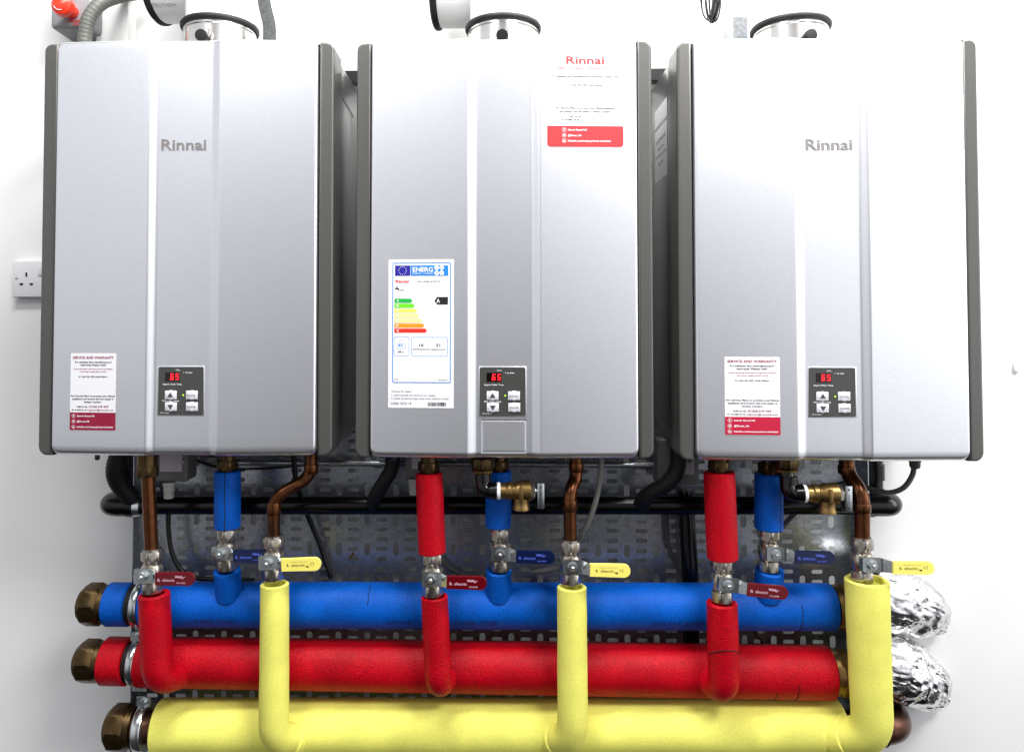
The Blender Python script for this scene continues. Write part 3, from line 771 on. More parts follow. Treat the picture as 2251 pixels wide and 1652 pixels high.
def along(L, Rr, u):  # point on the axis at sight column u
    t0, t1 = 0., 1.
    f = lambda p: PU+F*((p-Vector((0, 0, 0))).dot(cR)/p.dot(cF))
    lo, hi = -.6, 1.4
    for _ in range(50):
        mid = (lo+hi)/2; p = L.lerp(Rr, mid)
        if f(p) < u: lo = mid
        else: hi = mid
    return L.lerp(Rr, lo)
def end_nut(T, base, axis, r, m=M_brass):
    b = B(); hexnut(b, 0, .030, r, base, axis, rot=R(12), n=8); lathe(b, [(-.030, .026), (0, .026)], base, axis, 32)
    lathe(b, [(-.010, r*.86), (-.0005, r*.90)], base, axis, 40); lathe(b, [(.0302, r*.80), (.036, r*.74), (.036, r*.60), (.040, r*.55)], base, axis, 40)
    return wpart('end_nut', b, m, T)
def clamp(T, c, axis, r, w=.018, nut=True):
    b = B(); ax = Vector(axis).normalized(); lathe(b, [(-w/2, r-.004), (-w/2, r), (-w/2+.002, r+.0012), (w/2-.002, r+.0012), (w/2, r), (w/2, r-.004)], c, ax, 56)
    for s in (-1, 1):
        up = Vector((0, -.12, 1)).normalized()*s; c2 = Vector(c)+up*(r+.008)
        t = B(); box(t, -.012, .012, -.0012, .0012, -.009, .009, .0008, 1)
        merge(b, t, Matrix.Translation(c2)); t = B(); hexnut(t, 0, .005, .006, (0, -.0012, 0), (0, -1, 0)); merge(b, t, Matrix.Translation(c2))
    return wpart('pipe_clamp', b, M_zinc, T)
for T, L, Rr, uo0, uo1, ucl, un, m, r in ((Tb, bL, bR, 240, 292, 311, 192, M_blue, .0365), (Trd, rL, rR, 232, 287, 304, 187, M_red, .0395)):
    ax = (L-Rr).normalized(); a = along(L, Rr, uo1-2); c = along(L, Rr, uo0)
    b = B(); sweep(b, dense([a, c], .015), r, 48, inner=.028, wob=.02, seed=5); wpart('short_sleeve', b, m, T)
    b = B(); sweep(b, [L-ax*.02, c+ax*.025], .0265, 40); wpart('copper_core', b, M_brown, T)
    b = B(); sweep(b, [along(L, Rr, uo1-3), L-ax*.004], .034, 40); wpart('rubber_lining', b, M_rubber, T)
    clamp(T, along(L, Rr, ucl), ax, .0375, .012)
    end_nut(T, c+ax*.010, ax, .0362)
ax = (yL-yR).normalized(); b = B(); sweep(b, [yL-ax*.02, yL+ax*.062], .0290, 40); wpart('copper_core', b, M_brown, Ty)
clamp(Ty, along(yL, yR, 318), ax, .0385, .015); end_nut(Ty, yL+ax*.050, ax, .0390)
b = B(); sweep(b, [along(yL, yR, 309), along(yL, yR, 327)], .036, 40); wpart('rubber_lining', b, M_rubber, Ty)
for T, L, Rr, m in ((Tb, bL, bR, M_brass), (Trd, rL, rR, M_brass)):
    ax = (Rr-L).normalized(); b = B(); sweep(b, [Rr-ax*.02, Rr+ax*.045], .026, 36); hexnut(b, .010, .028, .040, Rr, ax, n=8); lathe(b, [(.003, .034), (.0098, .036)], Rr, ax, 40)
    wpart('union_nut', b, M_brassB, T)
# copper bend at the right end of the yellow header
q0 = Vector(yR); ax = (yR-yL).normalized()
CB = thing('copper_bend', 'large dark copper bend at the right end of the yellow header, under the foil', 'copper bend', tuple(P(1975, 1590, YM)))
e0 = q0-ax*.01; e1 = P(1984, 1598, YM); b = B(); pts = fillet([e0, e1, e1+Vector((.004, .13, 0))], .045, 12); sweep(b, pts, .0275, 40); wpart('bend', b, M_brown, CB)
b = B(); e2 = e1-ax*.055; sweep(b, [e2, e2+ax*.020], .0302, 40); wpart('socket_rim', b, M_brown, CB)

# printed words on the blue foam, upside down as fitted
pr = Print()
def cylmap(L, Rr, r0, r1, eps=.0010):
    ax = (Rr-L).normalized(); ln = (Rr-L).length
    def f(x, z):
        t = x/ln; c = L+ax*x; r = r0+(r1-r0)*t+eps; ang = z/r
        return c+Vector((0, -math.cos(ang), math.sin(ang)))*r
    return f
def xat(u): return (along(bL, bR, u)-bL).length
for t, a, e in (('SAFE FOAM', 1427, 1537), ('BIG BEN *', 985, 1092), ('FOAM', 858, 905), ('BIG BEN *', 430, 528)):
    pr.text(t, xat(a), xat(e), -.016, .0082, -.004, rot180=True)
f_ = cylmap(bL, bR, br0, br1); bm = pr.done(f_); bmesh.ops.translate(bm, verts=bm.verts, vec=-Tb.location); 
me = bpy.data.meshes.new('foam_lettering'); bm.to_mesh(me); bm.free(); me.materials.append(M_inkblue); o = bpy.data.objects.new('foam_lettering', me); COL.objects.link(o); o.parent = bsl

def joint(T, sl, L, Rr, r0, r1, u, a0, a1, seed):
    c = along(L, Rr, u); t = (c-L).length/(Rr-L).length; r = r0+(r1-r0)*t; ax = (Rr-L).normalized(); pp = []
    for k in range(31):
        a = R(a0+(a1-a0)*k/30); w_ = noise.noise(Vector((k*.25, seed, 0)))*.0016
        pp.append(c+ax*w_+Vector((0, -math.cos(a), math.sin(a)))*(r*1.0005))
    b = B(); sweep(b, pp, [.0007+.0004*abs(noise.noise(Vector((k*.5, seed, 3)))) for k in range(31)], 6); o = wpart('joint_line', b, mat('dark_joint', (.004, .006, .02), .9) if sl is bsl else mat('dark_red_joint', (.06, .001, .002), .9), T); o.parent = sl
joint(Tb, bsl, bL, bR, br0, br1, 1745, -75, 25, 1); joint(Tb, bsl, bL, bR, br0, br1, 816, 20, 80, 2); joint(Trd, rsl, rL, rR, rr0, rr1, 1736, -80, 0, 3); joint(Trd, rsl, rL, rR, rr0, rr1, 1690, -70, -25, 4)
# ================================================================= valves
PIV = .037
def valve_body():
    b = B(); hexnut(b, .0005, .017, .0185, rot=R(5)); lathe(b, [(.0, .0135), (.0172, .0135)], n=32)
    lathe(b, [(.0165, .0125), (.019, .0140), (.0205, .0140), (.021, .0155), (.026, .0172), (.034, .0178), (.041, .0172), (.046, .0150), (.0465, .0138), (.049, .0138), (.0495, .0128), (.0530, .0128)], n=40)
    lathe(b, [(.012, .0095), (.020, .0095), (.020, .0080), (.031, .0075)], (0, 0, PIV), (0, -1, 0), 24)
    hexnut(b, .020, .026, .0105, (0, 0, PIV), (0, -1, 0))
    return b
def valve_top():
    b = B(); hexnut(b, .0525, .068, .0180, rot=R(28)); lathe(b, [(.067, .0150), (.0715, .0148), (.0720, .0125)], n=32); return b
def bracket():
    b = B(); y = -.034; T_ = .0016
    out = [(-.013, y, .0115), (.013, y, .0115), (.017, y-.001, .0105), (.026, y-.010, .0090), (.036, y-.011, .0080)]
    vs = []
    for x, yy, h in out:
        vs.append([b.verts.new((x, yy, -h)), b.verts.new((x, yy, h)), b.verts.new((x, yy+T_, h)), b.verts.new((x, yy+T_, -h))])
    for a, c in zip(vs, vs[1:]):
        for k in range(4): b.faces.new((a[k], a[(k+1) % 4], c[(k+1) % 4], c[k]))
    b.faces.new(vs[0][::-1]); b.faces.new(vs[-1])
    box(b, -.0145, -.0125, y+.0002, y+.012, -.0100, .0100)
    return b
def pivot_nut():
    b = B(); hexnut(b, 0, .0055, .0075, (0, -.0341, 0), (0, -1, 0)); lathe(b, [(.0, .0032), (.008, .0030), (.009, .0020)], (0, -.0345, 0), (0, -1, 0), 16); lathe(b, [(0, .0085), (.0009, .0085)], (0, -.0339, 0), (0, -1, 0), 24); return b
def sleeve_pts():
    p = Print(); p.bm.free()
    hL, hR = .0102, .0108; x0, x1 = .026, .090; pts = [(x0, -hL), (x1-hR, -hR)]
    for k in range(1, 12): a = R(-90+180*k/12); pts.append((x1-hR+hR*math.cos(a), hR*math.sin(a)))
    return pts+[(x1-hR, hR), (x0, hL)]
def sleeve():
    b = B(); pts = sleeve_pts(); cx = sum(p[0] for p in pts)/len(pts)
    rings = []
    for y, s in ((-.0425, .93), (-.0433, 1.0), (-.0465, 1.0), (-.0478, .93)):
        rings.append([b.verts.new((cx+(x-cx)*(1-(1-s)*.25), y, z*s)) for x, z in pts])
    n = len(pts)
    for a, c in zip(rings, rings[1:]):
        for k in range(n): b.faces.new((a[k], a[(k+1) % n], c[(k+1) % n], c[k]))
    b.faces.new(rings[0]); b.faces.new(rings[-1][::-1]); return b
def lever_print(kind):
    p = Print()
    if kind == 'yellow':
        p.text('altecnic', .043, .064, 0, .0046, .0); p.text('MOP 5 EN331 / DN15 / -20 +60', .041, .069, .0048, .0012, 0); p.text('CE', .0725, .0755, .0012, .0034, 0); p.text('ag', .0655, .0705, -.0022, .0024, .05)
        p.rect(.0775, .0782, -.002, .0042); p.ring(.0375, 0, .0022, .0006, 0, 8, 90, 330); p.disc(.0368, .0, .0010, n=6)
    else:
        p.text('altecnic', .0385, .058, -.001, .0046, .0); p.text('WRAS', .0585, .0705, .0040, .0034, .03); p.text('FULL BORE', .0615, .0755, -.0055, .0020, .01)
        p.ring(.0330, -.001, .0026, .0006, 0, 8, 90, 330); p.disc(.0330, -.001, .0011, n=6); p.poly([(.0695, .0015), (.0745, .0045), (.0750, .0040), (.0705, .0008)])
    bm = p.done(lambda x, z: (x, -.04815, z)); return bm
SM = {'red': M_hred, 'blue': M_hblue, 'yellow': M_hyel}; IM = {'red': M_inkp, 'blue': M_inkb, 'yellow': M_ink}
def valve(u, v, Y, colr, label, ang=0., top=True):
    p = P(u, v, Y); V = thing('ball_valve', label, 'valve', tuple(p), 'lever ball valves on the pipes under the heaters')
    part('valve_body', cm('valve_body', valve_body, M_nickel), None, V)
    if top: part('compression_nut', cm('compression_nut', valve_top, M_nickel), None, V)
    br = part('lever', cm('lever', bracket, M_zinc, angle=20), None, V); br.location = (0, 0, PIV); br.rotation_euler = (0, R(ang), 0)
    part('pivot_nut', cm('pivot_nut', pivot_nut, M_zinc), None, br)
    sl = part('lever_sleeve', cm('lever_sleeve_'+colr, sleeve, SM[colr], angle=50), None, br)
    key = 'lp_'+('y' if colr == 'yellow' else colr)
    if key not in cache:
        bm = lever_print(colr); me = bpy.data.meshes.new('lever_lettering'); bm.to_mesh(me); bm.free(); me.materials.append(IM[colr]); cache[key] = me
    part('lever_lettering', cache[key], None, br)
    return p
YV, YB = 1.245, 1.285
valve(334, 1300, YV, 'red', 'valve with dark red lever under the bare straight copper pipe at the far left')
valve(499, 1251, YB, 'blue', 'valve with navy lever on the leftmost blue branch, lever tip behind the yellow-lever valve')
valve(601, 1272, YV, 'yellow', 'valve with yellow lever on the leftmost yellow pipe', -2)
valve(951, 1307, YV, 'red', 'valve with dark red lever below the red foam pipe under the middle heater', 1)
valve(1099, 1252, YB, 'blue', 'valve with navy lever on the middle blue branch below the brass relief valve', 1)
valve(1254, 1281, YV, 'yellow', 'valve with yellow lever on the middle yellow pipe', 1)
valve(1587, 1320, YV, 'red', 'valve with dark red lever sloping down to the right, under the right-hand heater', 5)
valve(1690, 1253, YB, 'blue', 'valve with navy lever on the right-hand blue branch', 1)
valve(1895, 1277, YV, 'yellow', 'valve with yellow lever standing out against the white wall at the right', 0)

# ================================================================= branches
BG = {'red': 'red foam-wrapped branch pipes', 'blue': 'blue foam-wrapped branch pipes', 'yellow': 'yellow foam-wrapped branch pipes'}
BM = {'red': M_red, 'blue': M_blue, 'yellow': M_yellow}
def branch(colr, label, pts, r, rad=None, inner=.017, seed=0, rec=(.004, .02)):
    pts = [Vector(p) for p in pts]
    T = thing('branch_pipe', label, 'branch pipe', tuple(pts[0]), BG[colr]); b = B()
    sweep(b, pts, r, 40, inner=inner, wob=.022, seed=seed, recess=rec); wpart('foam_sleeve', b, BM[colr], T); return T
def upper(colr, label, u0, v0, u1, v1, r, Y, slit=None, nut=True):
    a = P(u0, v0, Y); c = P(u1, v1, Y)
    T = branch(colr, label, dense([a, c], .012), r, inner=.0145, seed=u0, rec=(.006, .012))
    b = B(); d = (a-c).normalized(); sweep(b, [c-d*.006, a+d*.02], .0105, 24); wpart('inner_pipe', b, M_brown, T)
    b = B(); hexnut(b, .003, .018, .0185, a, (0, 0, 1)); lathe(b, [(.018, .013), (.06, .012)], a, (0, 0, 1), 24); wpart('brass_nut', b, M_brass, T)
    if slit:
        b = B(); th = R(slit); pp = []
        off = Vector((math.sin(th), -math.cos(th), 0))*(r+.0002)
        n = 26
        for i in range(n+1):
            t = i/n; q = a.lerp(c, t)+off; wv = .0006+.0005*abs(noise.noise(Vector((t*9, slit, 0))))+.0010*max(0, t-.55); pp.append((q+Vector((.0010*noise.noise(Vector((t*6, 3, 0))), 0, 0)), wv))
        sd = Vector((math.cos(th), math.sin(th), 0)); vs = [[b.verts.new(q-sd*w), b.verts.new(q+off*.02), b.verts.new(q+sd*w)] for q, w in pp]
        for x_, y_ in zip(vs, vs[1:]):
            b.faces.new((x_[0], x_[1], y_[1], y_[0])); b.faces.new((x_[1], x_[2], y_[2], y_[1]))
        wpart('slit_seam', b, mat('dark_seam', (.003, .02, .02), .9), T)
    return T
upper('blue', 'blue foam pipe with a long open slit under the leftmost heater', 500, 1034, 500, 1160, .0220, YB, slit=8)
upper('blue', 'blue foam pipe behind the brass relief valve under the middle heater', 1096, 1034, 1095, 1158, .0220, YB)
upper('blue', 'blue foam pipe beside the black elbow under the right-hand heater', 1690, 1040, 1690, 1163, .0232, YB, slit=32)
upper('red', 'long straight red foam pipe under the middle heater', 943, 1038, 950, 1215, .0225, YV)
upper('red', 'long straight red foam pipe under the right-hand heater', 1581, 1036, 1588, 1228, .0250, YV)
# lower blue tees going into the blue header
for i, (u, lab, r) in enumerate(((499, 'short blue foam stub below the leftmost navy-lever valve', .0223), (1096, 'short blue foam stub below the middle navy-lever valve', .0215), (1692, 'short blue foam stub below the right-hand navy-lever valve', .0235))):
    a = P(u, 1250, YB); c = Vector((a.x, YB+.012, P(u, 1329, YB-.022).z))
    branch('blue', lab, dense([a, c], .01), r, inner=.0155, seed=i*3+1, rec=(.010, .001))
def lower_red(u0, v0, u1, v1, ue, ve, lab, r, off=0):
    a = P(u0, v0, YV); k = P(u1, v1, YV+.004); e = along(rL, rR, ue); e = Vector((P(ue, ve, YM-.02).x, YM-.012, P(ue, ve, YM-.03).z))
    pts = fillet([a, k, e], .060, 14); pts = dense(pts, .006)
    return branch('red', lab, pts, r, inner=.0160, seed=u0, rec=(.010, .001))
lower_red(339, 1303, 346, 1494, 404, 1486, 'red foam pipe at the far left curving right into the red header', .0250)
lower_red(955, 1308, 964, 1510, 984, 1484, 'red foam pipe below the middle heater curving back into the red header', .0220)
lr3 = lower_red(1587, 1322, 1592, 1518, 1548, 1490, 'red foam pipe with a mitre seam below the right-hand heater', .0245)
b = B(); c0 = P(1590, 1432, YV+.001); pp = [c0+Vector((math.sin(a)*.0247, -math.cos(a)*.0247, (.017*math.cos(a)-.004))) for a in [R(-85+170*k/24) for k in range(25)]]
sweep(b, pp, .0008, 6); wpart('mitre_seam', b, mat('dark_red_joint', (.06, .001, .002), .9), lr3)
YE = []
def lower_yel(u0, v0, u1, v1, ue, lab, r, r1, inner=.0165, Yt=None):
    Yt = Yt or YV; a = P(u0, v0, Yt); k = P(u1, v1, YV); e = P(ue, v1-3, YM-.022); YE.append((k, e, r1))
    pts = fillet([a, k, e], .040, 12); pts = dense(pts, .01); n = len(pts)
    return branch('yellow', lab, pts, [r+(r1-r)*i/(n-1) for i in range(n)], inner=inner, seed=u0, rec=(.010, .001))
lower_yel(604, 1281, 602, 1622, 656, 'upright yellow foam pipe at the left bending right into the yellow header', .0230, .0250)
lower_yel(1257, 1287, 1259, 1622, 1212, 'upright yellow foam pipe at the middle bending left into the yellow header', .0238, .0255)
lower_yel(1905, 1272, 1918, 1618, 1832, 'stout yellow foam pipe at the right with a wide open top', .0335, .0295, inner=.026)
# cut tees: foam collars where the yellow branches meet the header
for (k, e, r1), lab in zip(YE, ('leftmost', 'middle', 'rightmost')):
    b = B(); d = (e-k); sweep(b, dense([k+d*.62, e], .004), r1*1.07, 40, wob=.03, seed=k.x, inner=r1*.9, recess=(.004, .004))
    solo('foam_collar', b, M_yellow, 'cut yellow foam collar where the %s yellow branch meets the header' % lab, 'foam collar', 'yellow foam collars')

# ================================================================= copper pipes
def copper(label, pts, r, fil, sockets=(), cap=None):
    T = thing('copper_pipe', label, 'copper pipe', tuple(pts[0]), 'bare copper pipes under the heaters')
    b = B(); sweep(b, dense(fillet(pts, fil, 10), .01), r, 28); wpart('pipe', b, M_copper, T)
    for a, c in sockets:
        b = B(); a = Vector(a); c = Vector(c); sweep(b, [a, a.lerp(c, .1), a.lerp(c, .9), c], [r+.0006, r+.0014, r+.0014, r+.0006], 28); wpart('fitting', b, M_copper, T)
    if cap:
        b = B(); hexnut(b, -.018, 0, .0190, cap, (0, 0, 1)); lathe(b, [(0, .0165), (.02, .0165)], cap, (0, 0, 1), 28); wpart('brass_nut', b, M_brass, T)
    return T
copper('straight bare copper pipe stained brown at the far left', [P(325, 1020, YV), P(333, 1212, YV)], .0112, .01, cap=P(324, 1022, YV))
a, b1, c1, d1 = P(684, 985, YV+.02), P(684, 1048, YV+.02), P(602, 1092, YV), P(602, 1182, YV)
copper('copper pipe with a double bend leading to the leftmost yellow-lever valve', [a, b1, c1, d1], .0105, .022, sockets=((P(684, 1018, YV+.02), P(684, 1040, YV+.02)), (P(602, 1103, YV), P(602, 1130, YV))))
a, b1, c1, d1 = P(1266, 985, YV+.02), P(1267, 1050, YV+.02), P(1252, 1082, YV), P(1254, 1182, YV)
copper('copper pipe with a slight offset leading to the middle yellow-lever valve', [a, b1, c1, d1], .0108, .018, sockets=((P(1266, 1014, YV+.02), P(1267, 1036, YV+.02)), (P(1253, 1098, YV), P(1253, 1122, YV))))
a, b1, c1, d1 = P(1860, 985, YV+.03), P(1861, 1040, YV+.03), P(1895, 1082, YV), P(1895, 1182, YV)
copper('copper pipe bending right then down to the rightmost yellow-lever valve', [a, b1, c1, d1], .0120, .020, sockets=((P(1860, 1022, YV+.03), P(1861, 1040, YV+.03)), (P(1895, 1105, YV), P(1895, 1125, YV))))

# ================================================================= relief valves
def relief(u, vtop, v, label, ubody, scale=1.0):
    Y = YV-.012; o = P(u, v, Y); T = thing('relief_valve', label, 'relief valve', tuple(o), 'brass pressure relief valves'); s = scale
    t = P(u-3, vtop, Y+.01); b = B(); hexnut(b, .0, .018, .0200*s, t-Vector((0, 0, .004)), (0, 0, 1), n=8); lathe(b, [(.018, .019*s), (.03, .019*s)], t, (0, 0, 1), 28); wpart('brass_nut', b, M_brass, T)
    b = B(); lathe(b, [(0, .0172*s), (.004, .0178*s), (.0042, .0160*s)], t-Vector((0, 0, .0095)), (0, 0, 1), 32); wpart('brass_ring', b, M_brassB, T)
    k = Vector((t.x+.001, Y, o.z)); x1 = P(ubody-8, v, Y).x
    b = B(); sweep(b, fillet([t-Vector((0, 0, .006)), k, Vector((x1, Y, o.z-.001))], .014, 10), .0118*s, 28)
    lathe(b, [(0, .0128*s), (.012, .0145*s), (.0125, .012*s)], (x1-.012, Y, o.z), (1, 0, 0), 28); lathe(b, [(0, .0128*s), (.012, .0138*s), (.0125, .012*s)], k+Vector((0, 0, .028)), (0, 0, -1), 28)
    wpart('black_elbow', b, M_pipeblk, T)
    xb = P(ubody, v, Y).x; b = B(); lathe(b, [(0, .0130*s), (.0008, .0138*s), (.0055, .0138*s), (.006, .0128*s)], (x1, Y, o.z), (1, 0, 0), 28); wpart('thread_tape', b, M_ptfe, T)
    b = B(); lathe(b, [(0, .0120*s), (.001, .0128*s), (.010, .0124*s), (.012, .0142*s), (.018, .0150*s), (.021, .0128*s), (.025, .0135*s), (.029, .0160*s), (.042, .0164*s), (.046, .0168*s), (.050, .0168*s), (.051, .015*s)], (xb-.001, Y, o.z), (1, 0, 0), 36)
    lathe(b, [(0, .0130*s), (.018, .0125*s), (.024, .0128*s), (.0265, .0140*s), (.030, .0140*s), (.031, .011*s)], (xb+.034, Y, o.z), (0, 0, -1), 32)
    box(b, xb+.030, xb+.0365, Y-.0185*s, Y-.012, o.z-.014, o.z+.010, .001, 2)
    wpart('brass_body', b, M_brassB, T)
    b = B(); hexnut(b, 0, .006, .0140*s, (xb+.0502, Y, o.z), (1, 0, 0)); lathe(b, [(.006, .006), (.012, .0045)], (xb+.0502, Y, o.z), (1, 0, 0), 20); wpart('cap_nut', b, M_nickel, T)
    b = B(); xx = xb+.0640; box(b, xx-.0040, xx+.0070, Y-.0085, Y-.0065, o.z-.027, o.z+.014, .0008, 2)
    box(b, xx-.0040, xx-.0025, Y-.008, Y+.008, o.z-.027, o.z+.014, .0005, 1); tg = wpart('test_lever', b, M_zinc, T)
    b = B()
    for dz in (.008, -.021): lathe(b, [(0, .0018), (.0004, .0018)], (xx+.0015, Y-.0085, o.z+dz), (0, -1, 0), 12)
    d = Print(); d.text('10 bar', -.008, .008, 0, .0032, .0)
    for q in d.bm.verts: q.co = Vector((xx+.0015+q.co.z*-1, Y-.0089, o.z-.0065+q.co.x))
    merge(b, d.bm); bmesh.ops.translate(b, verts=b.verts, vec=-T.location); me = bpy.data.meshes.new('lever_marks'); b.to_mesh(me); b.free(); me.materials.append(M_screw); oo = bpy.data.objects.new('lever_marks', me); COL.objects.link(oo); oo.parent = tg
relief(1064, 1024, 1078, 'brass relief valve in front of the blue pipe under the middle heater', 1100)
relief(1730, 1022, 1084, 'brass relief valve on a black elbow under the right-hand heater', 1771, 1.05)

# ================================================================= black waste pipe, hoses, cables
YP = 1.345
W = thing('waste_pipe', 'glossy black horizontal waste pipe running behind the branches with rounded ends', 'waste pipe', tuple(P(1100, 1112, YP)))
l0 = P(250, 1110, YP); r0_ = P(1952, 1110, YP)
b = B(); sweep(b, dense([l0, r0_], .05), .0158, 36); wpart('pipe', b, M_pipeblk, W)
for s, e in ((-1, l0), (1, r0_)):
    b = B(); up = e+Vector((s*.010, .078, 0)); sweep(b, fillet([e-Vector((s*.036, 0, 0)), e+Vector((s*.012, 0, 0)), up], .026, 14), .0192, 36); sweep(b, [e-Vector((s*.040, 0, 0)), e-Vector((s*.028, 0, 0))], .0205, 36)
    wpart('elbow', b, M_pipeblk, W)
    b = B(); u2 = up+Vector((-s*.002, -.012, 0)); sweep(b, dense([u2+Vector((0, 0, -.014)), u2+Vector((0, 0, .16))], .05), .0160, 32); sweep(b, [u2+Vector((0, 0, .032)), u2+Vector((0, 0, .060))], .0190, 32)
    wpart('riser', b, M_pipeblk, W)
clp = P(307, 1112, YP); b = B(); lathe(b, [(-.006, .016), (-.006, .0195), (.006, .0195), (.006, .016)], clp, (1, 0, 0), 36); wpart('pipe_clamp', b, M_zinc, W)
b = B(); hz = dense(spline([P(264, 990, 1.31), P(254, 1030, 1.31), P(262, 1062, 1.32), P(290, 1096, 1.335)], 12), .002)
sweep(b, hz, [.0165 if k % 2 else .0150 for k in range(len(hz))], 24); solo('ribbed_hose', b, M_rubber, 'black ribbed hose dropping from the leftmost heater into the waste pipe', 'hose', 'black condensate hoses', angle=75)
for u, lab in ((0, 'middle'), (1, 'right')):
    pts = [P(868, 985, 1.31), P(860, 1030, 1.31), P(842, 1062, 1.31), P(824, 1092, 1.325), P(820, 1110, 1.34)] if u == 0 else [P(1492, 985, 1.30), P(1488, 1030, 1.30), P(1466, 1062, 1.30), P(1432, 1082, 1.31), P(1413, 1098, 1.325), P(1415, 1112, 1.34)]
    b = B(); sweep(b, spline(pts, 10), .0125 if u == 0 else .0135, 24)
    solo('condensate_hose', b, M_rubber, 'smooth black hose from the %s heater curving into the waste pipe' % ('middle' if u == 0 else 'right-hand'), 'hose', 'black condensate hoses')
b = B(); a = P(1506, 1075, 1.365); c = P(1520, 1420, 1.365); sweep(b, dense(spline([a, P(1512, 1180, 1.365), P(1518, 1280, 1.365), c], 6), .05), .0145, 24)
solo('vertical_drain', b, M_pipeblk, 'upright black drain pipe on the tray left of the right-hand red pipe', 'drain pipe')
a = P(485, 1016, 1.37); c = P(1440, 1022, 1.37); b = B(); sweep(b, [a, c], .0055, 16); 
for u in (520, 830, 1420): q = P(u, 1017+(u-485)*.006, 1.37); sweep(b, [q-Vector((.006, 0, 0)), q+Vector((.006, 0, 0))], .0072, 16)
solo('steel_conduit', b, M_galv, 'thin grey steel conduit running level just under the heaters', 'conduit')
def cable(label, pts, r, m=M_cable, cat='cable', name='cable'):
    b = B(); sweep(b, spline([P(*q) for q in pts], 10), r, 14); return solo(name, b, m, label, cat, 'loose cables')
cable('grey cable hanging right of the middle yellow-lever valve', [(1322, 1000, 1.27), (1320, 1040, 1.27), (1312, 1090, 1.27), (1298, 1135, 1.28), (1276, 1180, 1.30), (1240, 1240, 1.36), (1170, 1258, 1.385)], .0046, M_cableL)
R_ = thing('heater_cable', 'black cable with plug looping down at the right end of the right-hand heater', 'cable', tuple(P(2010, 1020, 1.25)), 'loose cables')
b = B(); sweep(b, spline([P(*q) for q in ((2010, 1020, 1.27), (2005, 1045, 1.27), (1985, 1072, 1.27), (1950, 1082, 1.28), (1900, 1070, 1.30), (1850, 1063, 1.32), (1790, 1090, 1.33), (1745, 1130, 1.36), (1700, 1180, 1.37))], 12), .0042, 16); wpart('flex', b, M_cable, R_)
b = B(); q = P(2011, 1018, 1.27); lathe(b, [(0, .0065), (.004, .0085), (.010, .0085), (.011, .0095), (.024, .0095)], q-Vector((0, 0, .008)), (0, 0, 1), 20); wpart('cable_grip', b, M_cable, R_)
cable('black cable curving down beside the far left copper pipe', [(370, 1120, 1.36), (371, 1170, 1.36), (380, 1220, 1.36), (405, 1258, 1.36), (450, 1272, 1.36), (560, 1274, 1.37)], .0042, M_black)
cable('black strap-like cable slanting behind the leftmost yellow lever', [(645, 1000, 1.33), (652, 1060, 1.34), (676, 1130, 1.37), (705, 1200, 1.385), (728, 1270, 1.385)], .0048, M_black)
cable('grey cable between the middle yellow and right red pipes, behind the waste pipe', [(1468, 1090, 1.38), (1466, 1150, 1.385), (1470, 1200, 1.385), (1488, 1245, 1.385), (1520, 1285, 1.385)], .0038, M_cable)
cable('dull grey cable curving from behind the middle red pipe', [(965, 1220, 1.385), (990, 1248, 1.385), (1030, 1266, 1.385), (1100, 1272, 1.385)], .0038, M_cable)
cable('short cable end drooping between the blue and red headers at the right', [(1645, 1365, 1.385), (1660, 1388, 1.375), (1674, 1405, 1.37), (1676, 1416, 1.365)], .0035, M_brown)
cable('thin black cable dropping into the tray beside the leftmost valve', [(400, 1000, 1.37), (520, 1030, 1.38), (800, 1012, 1.38)], .0022, M_black)
q = P(770, 1232, 1.385); b = B(); lathe(b, [(0, .0028), (.016, .0028), (.018, .0018)], q+Vector((.004, .02, .010)), (-.3, -1, -.35), 14)
solo('brass_pin', b, M_brassB, 'small brass pin sticking out of the tray between two valves', 'pin')

# junction boxes under the heaters
def jbox(u0, u1, v1, Y, label, lu0, lu1, lv0, lv1, gl):
    a = P(u0, 990, Y); c = P(u1, v1, Y); T = thing('junction_box', label, 'junction box', (a.x, Y, c.z), 'grey junction boxes under the heaters')
    b = B(); box(b, a.x, c.x, Y, Y+.045, c.z, a.z+.02, .004, 3); wpart('housing', b, M_box, T)
    p0 = P(lu0, lv0, Y); p1 = P(lu1, lv1, Y); b = B(); box(b, p0.x, p1.x, Y-.0012, Y+.001, p1.z, p0.z, .0004, 1); wpart('paper_label', b, mat('lilac_paper', (.45, .40, .45), .6), T)
    if gl:
        g = P(gl, v1+1, Y+.015); b = B(); lathe(b, [(0, .0105), (.006, .0110), (.007, .0095), (.016, .0095), (.018, .0080)], g, (0, 0, -1), 20); hexnut(b, .018, .028, .0088, g, (0, 0, -1)); wpart('cable_gland', b, M_gland, T)
    b = B(); s = P(u1-9, v1-43, Y); lathe(b, [(0, .0030), (.001, .0028)], (s.x, Y, s.z), (0, -1, 0), 12); wpart('screw', b, M_zinc, T)
jbox(340, 411, 1058, 1.30, 'grey junction box with pale paper label below the leftmost heater', 352, 400, 985, 1036, 372)
jbox(890, 950, 1050, 1.31, 'grey junction box mostly hidden behind the middle red pipe', 905, 925, 985, 1030, 910)
jbox(1445, 1538, 1066, 1.33, 'grey junction box behind the hose below the right-hand heater', 1500, 1526, 985, 1042, 0)

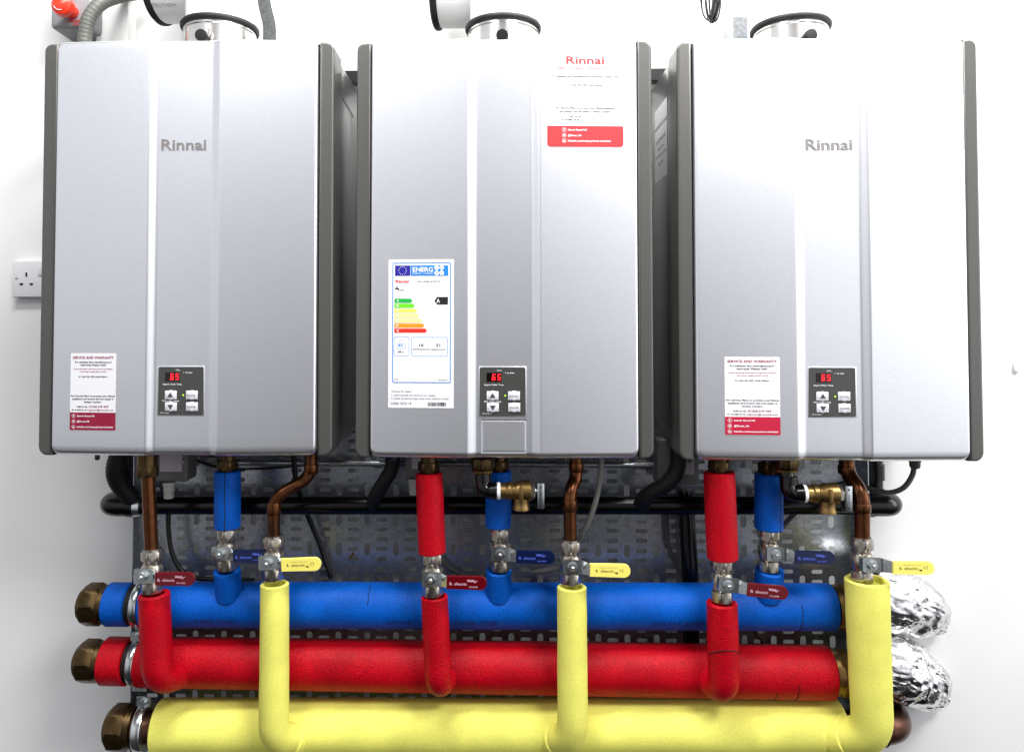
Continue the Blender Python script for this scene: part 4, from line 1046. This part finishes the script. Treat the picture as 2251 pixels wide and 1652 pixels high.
# small feet and screws under the heater covers
for u in (214, 866, 1516):
    q = P(u, 1000, YF+.05); b = B(); lathe(b, [(0, .004), (.012, .004), (.014, .003)], (q.x, q.y, ZB+.004), (0, 0, -1), 12)
    solo('drip_screw', b, M_screw, 'small dark screw under the %s heater' % {214: 'leftmost', 866: 'middle', 1516: 'right-hand'}[u], 'screw', 'screws under the heaters')

# ================================================================= foil-wrapped bends
def foil(label, pts, rad, seed):
    b = B(); pts = dense(spline([P(*q) for q in pts], 10), .0026); n = len(pts)
    rr = []
    for i in range(n):
        t = i/(n-1)*(len(rad)-1); k = min(int(t), len(rad)-2); rr.append(rad[k]+(rad[k+1]-rad[k])*(t-k))
    sweep(b, pts, rr, 130)
    for v in b.verts:
        p = v.co*1.0; s = Vector((seed, seed, 0))
        d = noise.cell_vector  # crumpled facets: ridged noise at two scales
        f1 = 1-abs(noise.noise(p*34+s))*2; f2 = 1-abs(noise.noise(p*85+s))*2; f3 = 1-abs(noise.noise(p*190+s))*2
        nv = Vector((noise.noise(p*30+s), noise.noise(p*30+s+Vector((9, 0, 0))), noise.noise(p*30+s+Vector((0, 9, 0)))))
        v.co = p+nv*.006+Vector((0, -1, 0))*(f1*.0030+f2*.0026+f3*.0021)+Vector((0, 0, 1))*((f2-f1)*.0010+f3*.0012)
    return solo(name='foil_wrapped_bend', bm=b, m=M_foil, label=label, cat='foil-wrapped pipe', group='foil-wrapped pipe bends', smooth=True, angle=45)
foil('crumpled foil-wrapped pipe bend at the right, the upper of two', [(1880, 1306, 1.33), (1935, 1310, 1.33), (1985, 1324, 1.345), (2016, 1340, 1.37), (2028, 1350, 1.41), (2034, 1354, 1.46)], [.045, .053, .050, .040, .035, .033], 3.1)
foil('crumpled foil-wrapped pipe bend at the right, just above the copper bend', [(1880, 1452, 1.33), (1935, 1456, 1.33), (1988, 1474, 1.345), (2022, 1496, 1.37), (2034, 1506, 1.41), (2038, 1510, 1.46)], [.045, .054, .052, .042, .035, .033], 8.7)
